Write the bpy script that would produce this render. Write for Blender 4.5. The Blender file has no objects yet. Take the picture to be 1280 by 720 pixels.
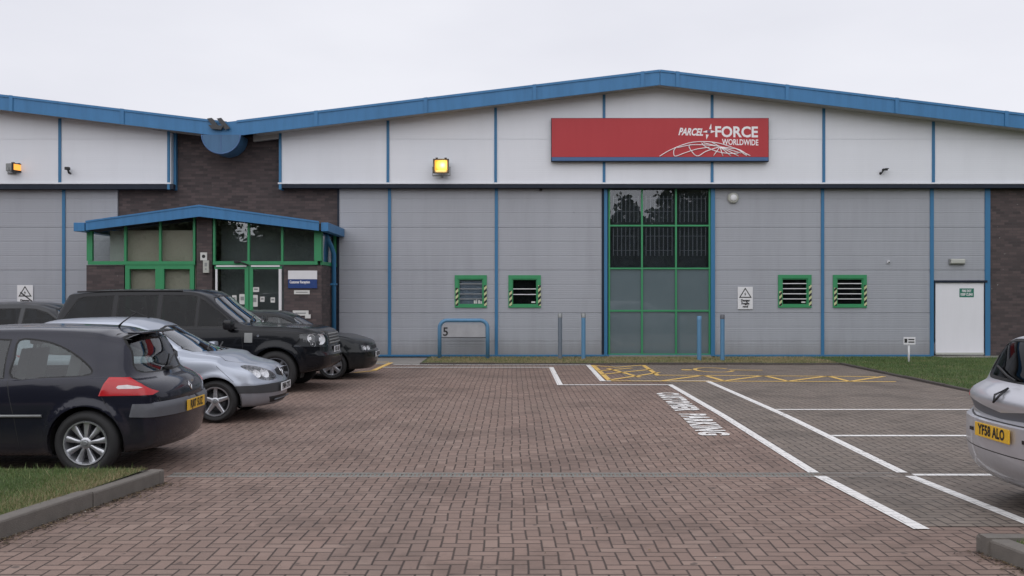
import bpy, bmesh, math, random
import numpy as np
from mathutils import Vector, Matrix
PI = math.pi
R = math.radians
random.seed(7)
rng = np.random.default_rng(7)
scene = bpy.context.scene
COL = scene.collection

# ------------------------------------------------------------------ camera
F = 1150.0; HY = 369.0; CAMZ = 1.73
cam_d = bpy.data.cameras.new('camera')
cam = bpy.data.objects.new('camera', cam_d); COL.objects.link(cam)
cam.location = (0, 0, CAMZ); cam.rotation_euler = (R(90), 0, 0)
cam_d.sensor_fit = 'HORIZONTAL'; cam_d.sensor_width = 36.0
cam_d.lens = 36.0 * F / 1280.0
cam_d.shift_y = (HY - 360.0) / 1280.0
cam_d.clip_end = 2000
scene.camera = cam

def PX(px, Y): return (px - 640.0) / F * Y
def PZ(py, Y): return CAMZ + (HY - py) / F * Y
def gz(y):
    """height of the paving: it falls a few centimetres towards the drain"""
    if y < 9.15: t = max(0.0, 1 - (9.15 - y) / 2.6)
    else: t = max(0.0, 1 - (y - 9.15) / 4.0)
    return -0.06 * t
def GP(px, py):
    """a point of the paving seen at this pixel"""
    z = 0.0
    for _ in range(6):
        Y = (CAMZ - z) * F / (py - HY); z = gz(Y)
    return PX(px, Y), Y

# ------------------------------------------------------------------ helpers
def mesh_obj(name, bm, mats, parent=None, smooth=False, recalc=True):
    me = bpy.data.meshes.new(name)
    if recalc: bmesh.ops.recalc_face_normals(bm, faces=bm.faces[:])
    bm.to_mesh(me); bm.free()
    if not isinstance(mats, (list, tuple)): mats = [mats]
    for m in mats: me.materials.append(m)
    if smooth:
        me.polygons.foreach_set('use_smooth', [True] * len(me.polygons))
        if smooth != 'all':
            me.set_sharp_from_angle(angle=R(smooth if smooth is not True else 40))
    o = bpy.data.objects.new(name, me); COL.objects.link(o)
    if parent is not None: o.parent = parent
    return o
def tag(o, label=None, cat=None, group=None, kind=None):
    if label: o['label'] = label
    if cat: o['category'] = cat
    if group: o['group'] = group
    if kind: o['kind'] = kind
    return o
def thing(name, label, cat, loc=(0, 0, 0), rz=0, group=None):
    o = bpy.data.objects.new(name, None); COL.objects.link(o)
    o.empty_display_size = .2
    o.location = loc; o.rotation_euler = (0, 0, rz)
    return tag(o, label, cat, group)
def BM(): return bmesh.new()
def box(bm, x0, x1, y0, y1, z0, z1, mi=0, bev=0):
    vs = [bm.verts.new((x, y, z)) for z in (z0, z1) for (x, y) in ((x0, y0), (x1, y0), (x1, y1), (x0, y1))]
    q = [(3, 2, 1, 0), (4, 5, 6, 7), (0, 1, 5, 4), (1, 2, 6, 5), (2, 3, 7, 6), (3, 0, 4, 7)]
    fs = [bm.faces.new([vs[i] for i in f]) for f in q]
    for f in fs: f.material_index = mi
    if bev:
        es = set(e for f in fs for e in f.edges)
        r = bmesh.ops.bevel(bm, geom=list(es), offset=bev, segments=2, affect='EDGES', profile=.6)
        for f in r['faces']: f.material_index = mi
    return vs
def prism(bm, poly, y0, y1, mi=0):
    """poly in (x,z), extruded along y"""
    a = [bm.verts.new((x, y0, z)) for x, z in poly]; b = [bm.verts.new((x, y1, z)) for x, z in poly]
    n = len(poly); fs = [bm.faces.new(a), bm.faces.new(b[::-1])]
    for i in range(n): fs.append(bm.faces.new((a[i], b[i], b[(i + 1) % n], a[(i + 1) % n])))
    for f in fs: f.material_index = mi
    return fs
def prism_z(bm, poly, z0, z1, mi=0):
    a = [bm.verts.new((x, y, z0)) for x, y in poly]; b = [bm.verts.new((x, y, z1)) for x, y in poly]
    n = len(poly); fs = [bm.faces.new(a), bm.faces.new(b[::-1])]
    for i in range(n): fs.append(bm.faces.new((a[i], b[i], b[(i + 1) % n], a[(i + 1) % n])))
    for f in fs: f.material_index = mi
def tube(bm, pts, r, seg=8, mi=0, closed=False, caps=True):
    pts = [Vector(p) for p in pts]; n = len(pts); rings = []
    prev = None
    for i, p in enumerate(pts):
        if closed: t = pts[(i + 1) % n] - pts[i - 1]
        else: t = pts[min(i + 1, n - 1)] - pts[max(i - 1, 0)]
        t.normalize()
        if prev is None:
            a = t.orthogonal().normalized()
        else:
            a = (prev - t * prev.dot(t))
            a = a.normalized() if a.length > 1e-6 else t.orthogonal().normalized()
        prev = a; b = t.cross(a)
        rr = r[i] if isinstance(r, (list, tuple)) else r
        rings.append([bm.verts.new(p + a * rr * math.cos(2 * PI * k / seg) + b * rr * math.sin(2 * PI * k / seg)) for k in range(seg)])
    m = n if closed else n - 1
    for i in range(m):
        A, B = rings[i], rings[(i + 1) % n]
        for k in range(seg):
            f = bm.faces.new((A[k], A[(k + 1) % seg], B[(k + 1) % seg], B[k])); f.material_index = mi; f.smooth = True
    if caps and not closed:
        for ring in (rings[0][::-1], rings[-1]):
            f = bm.faces.new(ring); f.material_index = mi
def lathe(bm, prof, seg=32, mat=None, mi=0, axis='y'):
    """prof: list of (radius, axial)"""
    rings = []
    for r, a in prof:
        ring = []
        for k in range(seg):
            c, s = math.cos(2 * PI * k / seg), math.sin(2 * PI * k / seg)
            p = Vector((r * c, a, r * s)) if axis == 'y' else Vector((r * c, r * s, a))
            if mat is not None: p = mat @ p
            ring.append(bm.verts.new(p))
        rings.append(ring)
    for i in range(len(rings) - 1):
        for k in range(seg):
            f = bm.faces.new((rings[i][k], rings[i][(k + 1) % seg], rings[i + 1][(k + 1) % seg], rings[i + 1][k]))
            f.material_index = mi; f.smooth = True
    return rings
def cyl(bm, c, r, h, seg=16, mi=0, r2=None, axis='z'):
    r2 = r if r2 is None else r2
    m = Matrix.Translation(c)
    if axis == 'y': rings = lathe(bm, [(r, 0), (r2, h)], seg, m, mi, 'y')
    else: rings = lathe(bm, [(r, 0), (r2, h)], seg, m, mi, 'z')
    for q in (rings[0][::-1], rings[-1]):
        f = bm.faces.new(q); f.material_index = mi
def text(name, body, size, mat, M, parent=None, xs=1.0, shear=0.0, bold=0.0, extrude=0.002, align='CENTER', sp=1.0, line=1.0):
    cu = bpy.data.curves.new(name, 'FONT'); cu.body = body; cu.size = size; cu.shear = shear
    cu.offset = bold; cu.extrude = extrude; cu.align_x = align; cu.align_y = 'CENTER'; cu.space_character = sp
    cu.space_line = line; cu.resolution_u = 3
    t = bpy.data.objects.new(name + '_tmp', cu); COL.objects.link(t)
    bpy.context.view_layer.update()
    dg = bpy.context.evaluated_depsgraph_get()
    me = bpy.data.meshes.new_from_object(t.evaluated_get(dg))
    bpy.data.objects.remove(t); bpy.data.curves.remove(cu)
    me.name = name
    me.transform(M @ Matrix.Diagonal((xs, 1, 1, 1)))
    me.materials.clear(); me.materials.append(mat)
    o = bpy.data.objects.new(name, me); COL.objects.link(o)
    if parent is not None: o.parent = parent
    return o
def facing_cam(x, y, z):
    """text frame on a wall that faces -Y"""
    return Matrix.Translation((x, y, z)) @ Matrix.Rotation(R(90), 4, 'X')

# ------------------------------------------------------------------ material tools
class NT:
    def __init__(s, name):
        s.mat = bpy.data.materials.new(name); s.mat.use_nodes = True
        s.nt = s.mat.node_tree; s.nt.nodes.clear()
        s.out = s.nt.nodes.new('ShaderNodeOutputMaterial')
    def n(s, t, **kw):
        nd = s.nt.nodes.new(t)
        for k, v in kw.items():
            if k.startswith('i_'): s.set(nd.inputs[k[2:].replace('_', ' ')], v)
            else: setattr(nd, k, v)
        return nd
    def set(s, inp, v):
        if isinstance(v, bpy.types.NodeSocket): s.nt.links.new(v, inp)
        elif isinstance(v, (tuple, list)) and len(v) == 3 and inp.type == 'RGBA': inp.default_value = (*v, 1)
        else: inp.default_value = v
    def m(s, op, a, b=None, c=None, clamp=False):
        nd = s.nt.nodes.new('ShaderNodeMath'); nd.operation = op; nd.use_clamp = clamp
        for i, v in enumerate((a, b, c)):
            if v is not None: s.set(nd.inputs[i], v)
        return nd.outputs[0]
    def mix(s, f, a, b, mode='MIX'):
        nd = s.nt.nodes.new('ShaderNodeMix'); nd.data_type = 'RGBA'; nd.blend_type = mode
        s.set(nd.inputs[0], f); s.set(nd.inputs[6], a); s.set(nd.inputs[7], b)
        return nd.outputs[2]
    def noise(s, scale, detail=4, rough=.5, vec=None, dim='3D'):
        nd = s.nt.nodes.new('ShaderNodeTexNoise'); nd.inputs['Scale'].default_value = scale
        nd.inputs['Detail'].default_value = detail; nd.inputs['Roughness'].default_value = rough
        if vec is None: vec = s.pos()
        s.nt.links.new(vec, nd.inputs['Vector'])
        return nd.outputs['Fac']
    def pos(s):
        if not hasattr(s, '_p'): s._p = s.nt.nodes.new('ShaderNodeNewGeometry').outputs['Position']
        return s._p
    def obj(s):
        return s.nt.nodes.new('ShaderNodeTexCoord').outputs['Object']
    def mapping(s, vec, scale=(1, 1, 1), rot=(0, 0, 0)):
        nd = s.nt.nodes.new('ShaderNodeMapping'); s.nt.links.new(vec, nd.inputs['Vector'])
        nd.inputs['Scale'].default_value = scale; nd.inputs['Rotation'].default_value = rot
        return nd.outputs[0]
    def ramp(s, f, stops):
        nd = s.nt.nodes.new('ShaderNodeValToRGB'); s.set(nd.inputs[0], f)
        el = nd.color_ramp.elements
        while len(el) < len(stops): el.new(.5)
        for e, (p, c) in zip(el, stops):
            e.position = p; e.color = (*c, 1) if isinstance(c, (tuple, list)) else (c, c, c, 1)
        return nd.outputs[0]
    def bump(s, h, strength=.3, dist=.01):
        nd = s.nt.nodes.new('ShaderNodeBump'); nd.inputs['Strength'].default_value = strength
        nd.inputs['Distance'].default_value = dist; s.set(nd.inputs['Height'], h)
        return nd.outputs[0]
    def principled(s, **kw):
        nd = s.nt.nodes.new('ShaderNodeBsdfPrincipled')
        for k, v in kw.items(): s.set(nd.inputs[k.replace('_', ' ')], v)
        s.nt.links.new(nd.outputs[0], s.out.inputs[0]); s.p = nd
        return nd
def c3(v, k): return tuple(min(1, x * k) for x in v)

def simple(name, col, rough=.5, metal=0.0, var=.12, nscale=6.0, spec=.5, bumpv=.0, coat=0.0):
    t = NT(name)
    n1 = t.noise(nscale, 5, .6)
    c = t.mix(n1, c3(col, 1 - var), c3(col, 1 + var))
    kw = dict(Base_Color=c, Roughness=t.m('ADD', t.m('MULTIPLY', n1, .15), rough - .07), Metallic=metal)
    p = t.principled(**kw); p.inputs['Specular IOR Level'].default_value = spec
    if coat: p.inputs['Coat Weight'].default_value = coat; p.inputs['Coat Roughness'].default_value = .04
    if bumpv: t.set(p.inputs['Normal'], t.bump(t.noise(nscale * 12, 3), bumpv, .005))
    return t.mat
def painted(name, col, rough=.38, dirt=.25, streak=True):
    """outdoor coated metal: slight streaks of dirt running down"""
    t = NT(name)
    v = t.mapping(t.pos(), (3.0, 3.0, .35))
    n1 = t.noise(2.2, 6, .65, v); n2 = t.noise(.5, 4, .6)
    f = t.m('MULTIPLY', t.ramp(n1, [(.42, 0), (.75, 1)]), dirt)
    c = t.mix(f, t.mix(n2, c3(col, .93), c3(col, 1.07)), c3(col, .55))
    p = t.principled(Base_Color=c, Roughness=t.m('ADD', t.m('MULTIPLY', n1, .2), rough))
    t.set(p.inputs['Normal'], t.bump(t.noise(1.3, 3), .25, .01))
    return t.mat

def herring(t, unit=.1, joint=.066):
    """90 degree herringbone of 2:1 pavers. returns joint mask (1 in joint), paver random value"""
    sx = t.n('ShaderNodeSeparateXYZ'); t.nt.links.new(t.pos(), sx.inputs[0])
    wob = t.noise(.9, 2); wob2 = t.m('MULTIPLY', t.m('SUBTRACT', wob, .5), .06)
    X = t.m('DIVIDE', t.m('ADD', t.m('ADD', sx.outputs[0], 50.0), wob2), unit)
    Y = t.m('DIVIDE', t.m('ADD', t.m('ADD', sx.outputs[1], 50.0), wob2), unit)
    i = t.m('FLOOR', X); j = t.m('FLOOR', Y); u = t.m('FRACT', X); v = t.m('FRACT', Y)
    k = t.m('FLOORED_MODULO', t.m('SUBTRACT', i, j), 4.0)
    def eq(val): return t.m('COMPARE', k, float(val), .3)
    k0, k1, k2, k3 = eq(0), eq(1), eq(2), eq(3)
    # distance to each edge, +9 where the edge is inside the paver
    dl = t.m('MULTIPLY_ADD', k1, 9.0, u); dr = t.m('MULTIPLY_ADD', k0, 9.0, t.m('SUBTRACT', 1.0, u))
    db = t.m('MULTIPLY_ADD', k2, 9.0, v); dt = t.m('MULTIPLY_ADD', k3, 9.0, t.m('SUBTRACT', 1.0, v))
    d = t.m('MINIMUM', t.m('MINIMUM', dl, dr), t.m('MINIMUM', db, dt))
    ai = t.m('SUBTRACT', i, k1); aj = t.m('SUBTRACT', j, k2)
    cv = t.n('ShaderNodeCombineXYZ'); t.set(cv.inputs[0], ai); t.set(cv.inputs[1], aj)
    wn = t.n('ShaderNodeTexWhiteNoise'); wn.noise_dimensions = '2D'; t.nt.links.new(cv.outputs[0], wn.inputs['Vector'])
    mr = t.n('ShaderNodeMapRange'); t.set(mr.inputs['Value'], d)
    mr.inputs['From Min'].default_value = joint * .35; mr.inputs['From Max'].default_value = joint * 1.5
    mr.inputs['To Min'].default_value = 1.0; mr.inputs['To Max'].default_value = 0.0
    return mr.outputs[0], wn.outputs['Value']
def paving(name, cols, dark, bumpd=.006):
    t = NT(name); mask, rnd = herring(t)
    big = t.noise(.33, 5, .6); mid = t.noise(2.3, 5, .65); fine = t.noise(60, 3, .7)
    base = t.ramp(rnd, [(0, c3(cols[0], .92)), (.35, cols[1]), (.7, cols[0]), (1, cols[2])])
    base = t.mix(t.ramp(big, [(.3, 0), (.75, 1)]), base, t.mix(.5, base, c3(cols[3], 1)))
    base = t.mix(t.m('MULTIPLY', t.ramp(mid, [(.45, 0), (.8, 1)]), .5), base, c3(cols[0], .62))
    base = t.mix(t.m('MULTIPLY', fine, .45), base, c3(cols[2], 1.35))
    moss = t.noise(.55, 5, .7); base = t.mix(t.m('MULTIPLY', t.ramp(moss, [(.55, 0), (.72, 1)]), .18), base, (.085, .085, .055))
    pat = t.noise(.8, 6, .7); base = t.mix(t.m('MULTIPLY', t.ramp(pat, [(.5, 0), (.60, 1)]), .42), base, c3(cols[1], .55))
    v3 = t.mapping(t.pos(), (.9, .07, 1)); trk = t.noise(1.1, 3, .5, v3); base = t.mix(t.m('MULTIPLY', t.ramp(trk, [(.52, 0), (.7, 1)]), .3), base, c3(cols[3], .6))
    oil = t.noise(1.9, 3, .45); base = t.mix(t.ramp(oil, [(.70, 0), (.76, .55)]), base, (.04, .034, .03))
    spots = t.noise(9, 2, .4)
    base = t.mix(t.ramp(spots, [(.70, 0), (.76, .6)]), base, (.03, .028, .027))
    jw = t.m('MULTIPLY', mask, t.m('ADD', .62, t.m('MULTIPLY', t.noise(1.7, 4), .5)), clamp=True)
    col = t.mix(jw, base, dark)
    h = t.m('ADD', t.m('MULTIPLY', t.m('SUBTRACT', 1.0, mask), 1.0), t.m('ADD', t.m('MULTIPLY', fine, .12), t.m('MULTIPLY', rnd, .25)))
    p = t.principled(Base_Color=col, Roughness=t.m('ADD', .62, t.m('MULTIPLY', mid, .25)))
    p.inputs['Specular IOR Level'].default_value = .35
    b2 = t.n('ShaderNodeBump'); b2.inputs['Strength'].default_value = .5; b2.inputs['Distance'].default_value = .06; t.set(b2.inputs['Height'], t.noise(.7, 3, .5)); b1 = t.n('ShaderNodeBump'); b1.inputs['Strength'].default_value = .8; b1.inputs['Distance'].default_value = bumpd; t.set(b1.inputs['Height'], h); t.set(b1.inputs['Normal'], b2.outputs[0]); t.set(p.inputs['Normal'], b1.outputs[0])
    return t.mat
def road_paint(name, col, wear=.5):
    t = NT(name); mask, rnd = herring(t)
    n1 = t.noise(14, 6, .7); n2 = t.noise(1.4, 3, .6)
    w = t.m('ADD', t.m('MULTIPLY', n1, .8), t.m('MULTIPLY', n2, .45))
    w = t.ramp(w, [(.72 - .2 * wear + .08, 0), (.84 - .1 * wear + .08, 1)])
    w = t.m('MAXIMUM', w, t.m('MULTIPLY', mask, .38))
    c = t.mix(t.noise(4, 4), c3(col, .85), col)
    p = t.principled(Base_Color=c, Roughness=.7)
    t.set(p.inputs['Normal'], t.bump(t.m('SUBTRACT', 1.0, mask), .5, .004))
    tr = t.n('ShaderNodeBsdfTransparent'); mx = t.n('ShaderNodeMixShader')
    t.set(mx.inputs[0], w); t.nt.links.new(p.outputs[0], mx.inputs[1]); t.nt.links.new(tr.outputs[0], mx.inputs[2])
    t.nt.links.new(mx.outputs[0], t.out.inputs[0])
    return t.mat
def brickwork(name):
    t = NT(name)
    sx = t.n('ShaderNodeSeparateXYZ'); t.nt.links.new(t.pos(), sx.inputs[0])
    cv = t.n('ShaderNodeCombineXYZ'); t.set(cv.inputs[0], t.m('ADD', sx.outputs[0], sx.outputs[1])); t.set(cv.inputs[1], sx.outputs[2])
    b = t.n('ShaderNodeTexBrick'); t.nt.links.new(cv.outputs[0], b.inputs['Vector'])
    b.inputs['Scale'].default_value = 1.0; b.inputs['Brick Width'].default_value = .225; b.inputs['Row Height'].default_value = .075
    b.inputs['Mortar Size'].default_value = .006; b.inputs['Bias'].default_value = 0
    b.inputs['Color1'].default_value = (.058, .045, .047, 1); b.inputs['Color2'].default_value = (.115, .085, .083, 1)
    b.inputs['Mortar'].default_value = (.066, .06, .06, 1)
    n1 = t.noise(.8, 5, .6)
    c = t.mix(t.m('MULTIPLY', n1, .6), b.outputs['Color'], t.mix(.5, b.outputs['Color'], (.04, .035, .04)))
    sp = t.noise(7, 2, .5)
    c = t.mix(t.ramp(sp, [(.745, 0), (.78, .55)]), c, (.35, .34, .33))
    p = t.principled(Base_Color=c, Roughness=.85)
    t.set(p.inputs['Normal'], t.bump(t.m('SUBTRACT', 1.0, b.outputs['Fac']), .6, .006))
    return t.mat
def cladding(name, col, rib=.0, dirt=.3):
    t = NT(name)
    sx = t.n('ShaderNodeSeparateXYZ'); t.nt.links.new(t.pos(), sx.inputs[0])
    v = t.mapping(t.pos(), (1.6, 1.6, .18)); n1 = t.noise(1.6, 6, .65, v); n2 = t.noise(.35, 4)
    v2 = t.mapping(t.pos(), (.25, 1, 5)); n3 = t.noise(1.5, 4, .6, v2)
    c = t.mix(n2, c3(col, .93), c3(col, 1.06))
    c = t.mix(t.m('MULTIPLY', t.ramp(n1, [(.45, 0), (.8, 1)]), dirt), c, c3(col, .6))
    c = t.mix(t.m('MULTIPLY', n3, .25), c, c3(col, .82))
    sc = t.noise(3.2, 1, .3)
    c = t.mix(t.ramp(sc, [(.86, 0), (.88, .5)]), c, c3(col, .4))
    low = t.n('ShaderNodeMapRange'); t.set(low.inputs['Value'], t.m('ADD', sx.outputs[2], t.m('MULTIPLY', n1, -.5)))
    low.inputs['From Min'].default_value = 0.3; low.inputs['From Max'].default_value = -.2
    c = t.mix(t.m('MULTIPLY', low.outputs[0], .5), c, (.16, .15, .13))
    p = t.principled(Base_Color=c, Roughness=.42)
    ribs = t.m('SINE', t.m('MULTIPLY', sx.outputs[2], 2 * PI / .06))
    h = t.m('ADD', t.m('MULTIPLY', ribs, rib), t.m('MULTIPLY', t.noise(1.1, 3), 1.2))
    t.set(p.inputs['Normal'], t.bump(h, .22, .008))
    return t.mat
def glass(name, tint=(.5, .55, .55), refl=1.0, rough=.0, wob=.12):
    t = NT(name)
    tr = t.n('ShaderNodeBsdfTransparent'); tr.inputs[0].default_value = (*tint, 1)
    gl = t.n('ShaderNodeBsdfGlossy'); gl.inputs['Roughness'].default_value = rough; gl.inputs[0].default_value = (.95, .97, 1, 1)
    fr = t.n('ShaderNodeFresnel'); gi = t.n('ShaderNodeNewGeometry'); t.set(fr.inputs[0], t.m('MULTIPLY_ADD', gi.outputs['Backfacing'], 1 / 1.52 - 1.52, 1.52))
    b = t.bump(t.noise(1.2, 2), wob, .01); t.set(fr.inputs['Normal'], b); t.set(gl.inputs['Normal'], b)
    mx = t.n('ShaderNodeMixShader'); t.set(mx.inputs[0], t.m('MULTIPLY', fr.outputs[0], 1.7 * refl, clamp=True))
    t.nt.links.new(tr.outputs[0], mx.inputs[1]); t.nt.links.new(gl.outputs[0], mx.inputs[2])
    t.nt.links.new(mx.outputs[0], t.out.inputs[0])
    return t.mat
def carpaint(name, col, metal=.6, rough=.3, flake=.0, coat=.62):
    t = NT(name)
    n1 = t.noise(3, 5, .6); n2 = t.noise(900, 1)
    sx = t.n('ShaderNodeSeparateXYZ'); t.nt.links.new(t.pos(), sx.inputs[0])
    c = t.mix(t.m('MULTIPLY', n2, flake), col, c3(col, 1.8))
    # road dirt on the lowest parts
    lo = t.n('ShaderNodeMapRange'); t.set(lo.inputs['Value'], t.m('ADD', sx.outputs[2], t.m('MULTIPLY', n1, -.35)))
    lo.inputs['From Min'].default_value = .32; lo.inputs['From Max'].default_value = -.12
    c = t.mix(t.m('MULTIPLY', lo.outputs[0], .5), c, (.09, .08, .07))
    p = t.principled(Base_Color=c, Metallic=metal, Roughness=t.m('ADD', rough, t.m('MULTIPLY', n1, .08)))
    p.inputs['Coat Weight'].default_value = coat; p.inputs['Specular IOR Level'].default_value = .12
    t.set(p.inputs['Coat Roughness'], t.m('MULTIPLY', n1, .12))
    return t.mat
def emit(name, col, strength):
    t = NT(name); e = t.n('ShaderNodeEmission'); e.inputs[0].default_value = (*col, 1); e.inputs[1].default_value = strength
    t.nt.links.new(e.outputs[0], t.out.inputs[0]); return t.mat

M = {}
M['paving_red'] = paving('red block paving', [(.228, .152, .124), (.182, .125, .103), (.27, .193, .16), (.175, .138, .12)], (.032, .024, .021))
M['paving_grey'] = paving('grey block paving', [(.188, .152, .127), (.155, .129, .11), (.22, .18, .152), (.162, .142, .123)], (.032, .028, .026))
M['white_paint'] = road_paint('white road paint', (.84, .82, .80), .5)
M['white_paint_worn'] = road_paint('worn white road paint', (.70, .67, .66), .75)
M['yellow_paint'] = road_paint('yellow road paint', (.80, .52, .15), .3)
M['brick'] = brickwork('dark brick')
M['grey_clad'] = cladding('grey cladding', (.365, .38, .42), .45, .32)
M['white_clad'] = cladding('white cladding', (.76, .78, .83), .25, .12)
M['blue'] = painted('blue coated metal', (.040, .185, .40), dirt=.4)
M['dark_blue'] = painted('dark blue metal', (.006, .013, .03), rough=.6)
M['trim_blue'] = painted('blue trim', (.035, .17, .34))
M['post_blue'] = painted('blue post', (.10, .24, .40))
M['green'] = painted('green frame', (.035, .27, .11), dirt=.2)
M['roof'] = painted('grey roof sheet', (.22, .23, .25))
M['soffit'] = painted('pale soffit', (.38, .37, .36))
M['concrete'] = simple('kerb concrete', (.15, .135, .12), .85, var=.3, nscale=9, bumpv=.6)
M['slab'] = simple('concrete slab', (.24, .225, .21), .85, var=.25, nscale=3, bumpv=.4)
M['edging'] = simple('dark edging', (.07, .06, .055), .9, var=.3, nscale=12, bumpv=.5)
M['asphalt'] = simple('asphalt', (.06, .06, .062), .85, var=.3, nscale=3, bumpv=.5)
M['white_door'] = painted('white door paint', (.76, .76, .80), dirt=.08)
M['white'] = simple('white plastic', (.72, .72, .74), .4, var=.06)
M['cream'] = simple('cream plastic', (.45, .46, .42), .4, var=.1)
M['black'] = simple('black', (.015, .015, .017), .5, var=.2)
M['black_gloss'] = simple('gloss black', (.012, .012, .014), .2, var=.1)
M['rubber'] = simple('rubber', (.02, .02, .021), .75, var=.25, nscale=20)
M['plastic_dark'] = simple('dark bumper plastic', (.045, .047, .052), .5, var=.15, nscale=15)
M['plastic_grey'] = simple('grey bumper plastic', (.10, .105, .12), .45, var=.12, nscale=15)
M['chrome'] = simple('chrome', (.75, .76, .78), .12, 1.0, var=.05)
M['alloy'] = simple('alloy wheel', (.50, .51, .54), .3, .75, var=.1, nscale=30)
M['alloy_dark'] = simple('dirty alloy', (.27, .28, .29), .4, .6, var=.2, nscale=30)
M['steel'] = simple('galvanised steel', (.27, .28, .28), .5, .5, var=.25, nscale=14)
M['grate'] = simple('drain grate', (.20, .21, .19), .6, .4, var=.3, nscale=14)
M['grey_room'] = simple('grey room', (.17, .18, .19), .9, var=.25, nscale=1.5)
M['dark_room'] = simple('dark room', (.018, .019, .022), .9)
M['beige'] = simple('beige wall', (.50, .44, .37), .9, var=.12, nscale=2)
M['red_sign'] = painted('red sign', (.43, .026, .034), dirt=.08)
M['sign_blue'] = painted('sign blue strip', (.06, .13, .28), dirt=.1)
M['navy'] = simple('navy sign', (.012, .045, .19), .4, var=.05)
M['white_letter'] = simple('white lettering', (.85, .82, .84), .5, var=.03)
M['pale_line'] = simple('pale lettering', (.80, .60, .60), .5, var=.03)
M['green_sign'] = simple('green sign', (.02, .17, .12), .4, var=.05)
M['glass_dark'] = glass('dark glazing', (.66, .68, .70), .9)
M['glass_clear'] = glass('lobby glazing', (.88, .91, .90), 1.2)
M['glass_car'] = glass('car glass', (.50, .55, .53), .8, wob=.0)
M['glass_screen'] = glass('windscreen', (.6, .64, .63), 1.15, wob=.0)
M['glass_tint'] = glass('tinted car glass', (.13, .14, .15), .28, wob=.0)
M['bowl'] = simple('lamp reflector', (.9, .9, .92), .35, .0, var=.1, nscale=60)
M['lens'] = glass('lamp lens', (.93, .94, .95), .8, wob=0)
t = NT('frosted glazing'); n = t.noise(.9, 4, .6)
p = t.principled(Base_Color=t.mix(n, (.105, .14, .155), (.14, .18, .20)), Roughness=.12); p.inputs['Coat Weight'].default_value = .9
t.set(p.inputs['Normal'], t.bump(t.noise(1.1, 2), .15, .01)); M['frosted'] = t.mat
M['blind'] = simple('pale blue blind', (.17, .22, .27), .6, var=.15, nscale=4)
M['plate_yellow'] = simple('yellow plate', (.78, .46, .035), .35, var=.05)
M['plate_white'] = simple('white plate', (.7, .71, .73), .35, var=.05)
M['lamp_red'] = simple('red lens', (.45, .008, .014), .2, var=.1, coat=.3)
M['grille_white'] = simple('pale grille', (.5, .52, .55), .5, var=.1)
M['lamp_clear'] = simple('clear lens', (.62, .56, .57), .15, var=.2, nscale=40, coat=1)
M['amber'] = simple('amber lens', (.6, .16, .02), .15, coat=1)
M['seat'] = simple('seat cloth', (.055, .06, .068), .9, var=.2, nscale=20)
M['seat_light'] = simple('grey seat cloth', (.16, .17, .18), .9, var=.2, nscale=20)
M['lamp_glow'] = None
M['lamp_glow_dim'] = emit('orange lamp glow', (1.0, .38, .07), 1.3)
t = NT('sodium lamp glow'); sx = t.n('ShaderNodeTexCoord'); vv = t.n('ShaderNodeVectorMath'); vv.operation = 'DISTANCE'; t.nt.links.new(sx.outputs['Object'], vv.inputs[0]); vv.inputs[1].default_value = (.04, -.35, .03)
e = t.n('ShaderNodeEmission'); t.set(e.inputs[0], t.ramp(t.m('MULTIPLY', vv.outputs['Value'], 5.0), [(0, (1, .85, .5)), (.45, (1, .62, .12)), (1, (.8, .28, .03))])); e.inputs[1].default_value = 1.9; t.nt.links.new(e.outputs[0], t.out.inputs[0]); M['lamp_glow'] = t.mat
M['paper'] = simple('paper', (.62, .62, .6), .7, var=.08)
t = NT('hazard tape'); sx = t.n('ShaderNodeSeparateXYZ'); t.nt.links.new(t.pos(), sx.inputs[0])
d = t.m('FRACT', t.m('DIVIDE', t.m('SUBTRACT', sx.outputs[2], t.m('MULTIPLY', sx.outputs[0], .9)), .155))
t.principled(Base_Color=t.mix(t.m('GREATER_THAN', d, .5), (.012, .012, .012), (.52, .56, .30)), Roughness=.4); M['hazard'] = t.mat
M['post_grey'] = painted('grey blue post', (.15, .18, .22))
M['board_grey'] = simple('pale grey board', (.36, .36, .38), .6, var=.2, nscale=5)
M['hopper'] = painted('weathered blue drum', (.05, .14, .27), dirt=.5)
# ------------------------------------------------------------------ world and light
w = bpy.data.worlds.new('World'); scene.world = w; w.use_nodes = True
nt = w.node_tree; nt.nodes.clear()
sky = nt.nodes.new('ShaderNodeTexSky'); sky.sky_type = 'NISHITA'; sky.sun_disc = False
SUN_EL, SUN_AZ = R(42), R(200)
sky.sun_elevation = SUN_EL; sky.sun_rotation = SUN_AZ; sky.dust_density = 3
hs = nt.nodes.new('ShaderNodeHueSaturation'); hs.inputs['Saturation'].default_value = .25
tc = nt.nodes.new('ShaderNodeTexCoord'); nz = nt.nodes.new('ShaderNodeTexNoise'); nz.inputs['Scale'].default_value = 1.6; nz.inputs['Detail'].default_value = 5
mp = nt.nodes.new('ShaderNodeMapping'); mp.inputs['Scale'].default_value = (1, 1, 3)
cr = nt.nodes.new('ShaderNodeValToRGB')
cr.color_ramp.elements[0].position = .3; cr.color_ramp.elements[0].color = (5.8, 5.88, 6.55, 1)
cr.color_ramp.elements[1].position = .7; cr.color_ramp.elements[1].color = (7.1, 7.16, 7.7, 1)
mx = nt.nodes.new('ShaderNodeMix'); mx.data_type = 'RGBA'; mx.inputs[0].default_value = .93
bg = nt.nodes.new('ShaderNodeBackground'); bg.inputs[1].default_value = .1
wo = nt.nodes.new('ShaderNodeOutputWorld'); L = nt.links.new
L(sky.outputs[0], hs.inputs['Color']); L(tc.outputs['Generated'], mp.inputs[0]); L(mp.outputs[0], nz.inputs['Vector']); L(nz.outputs['Fac'], cr.inputs[0])
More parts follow.
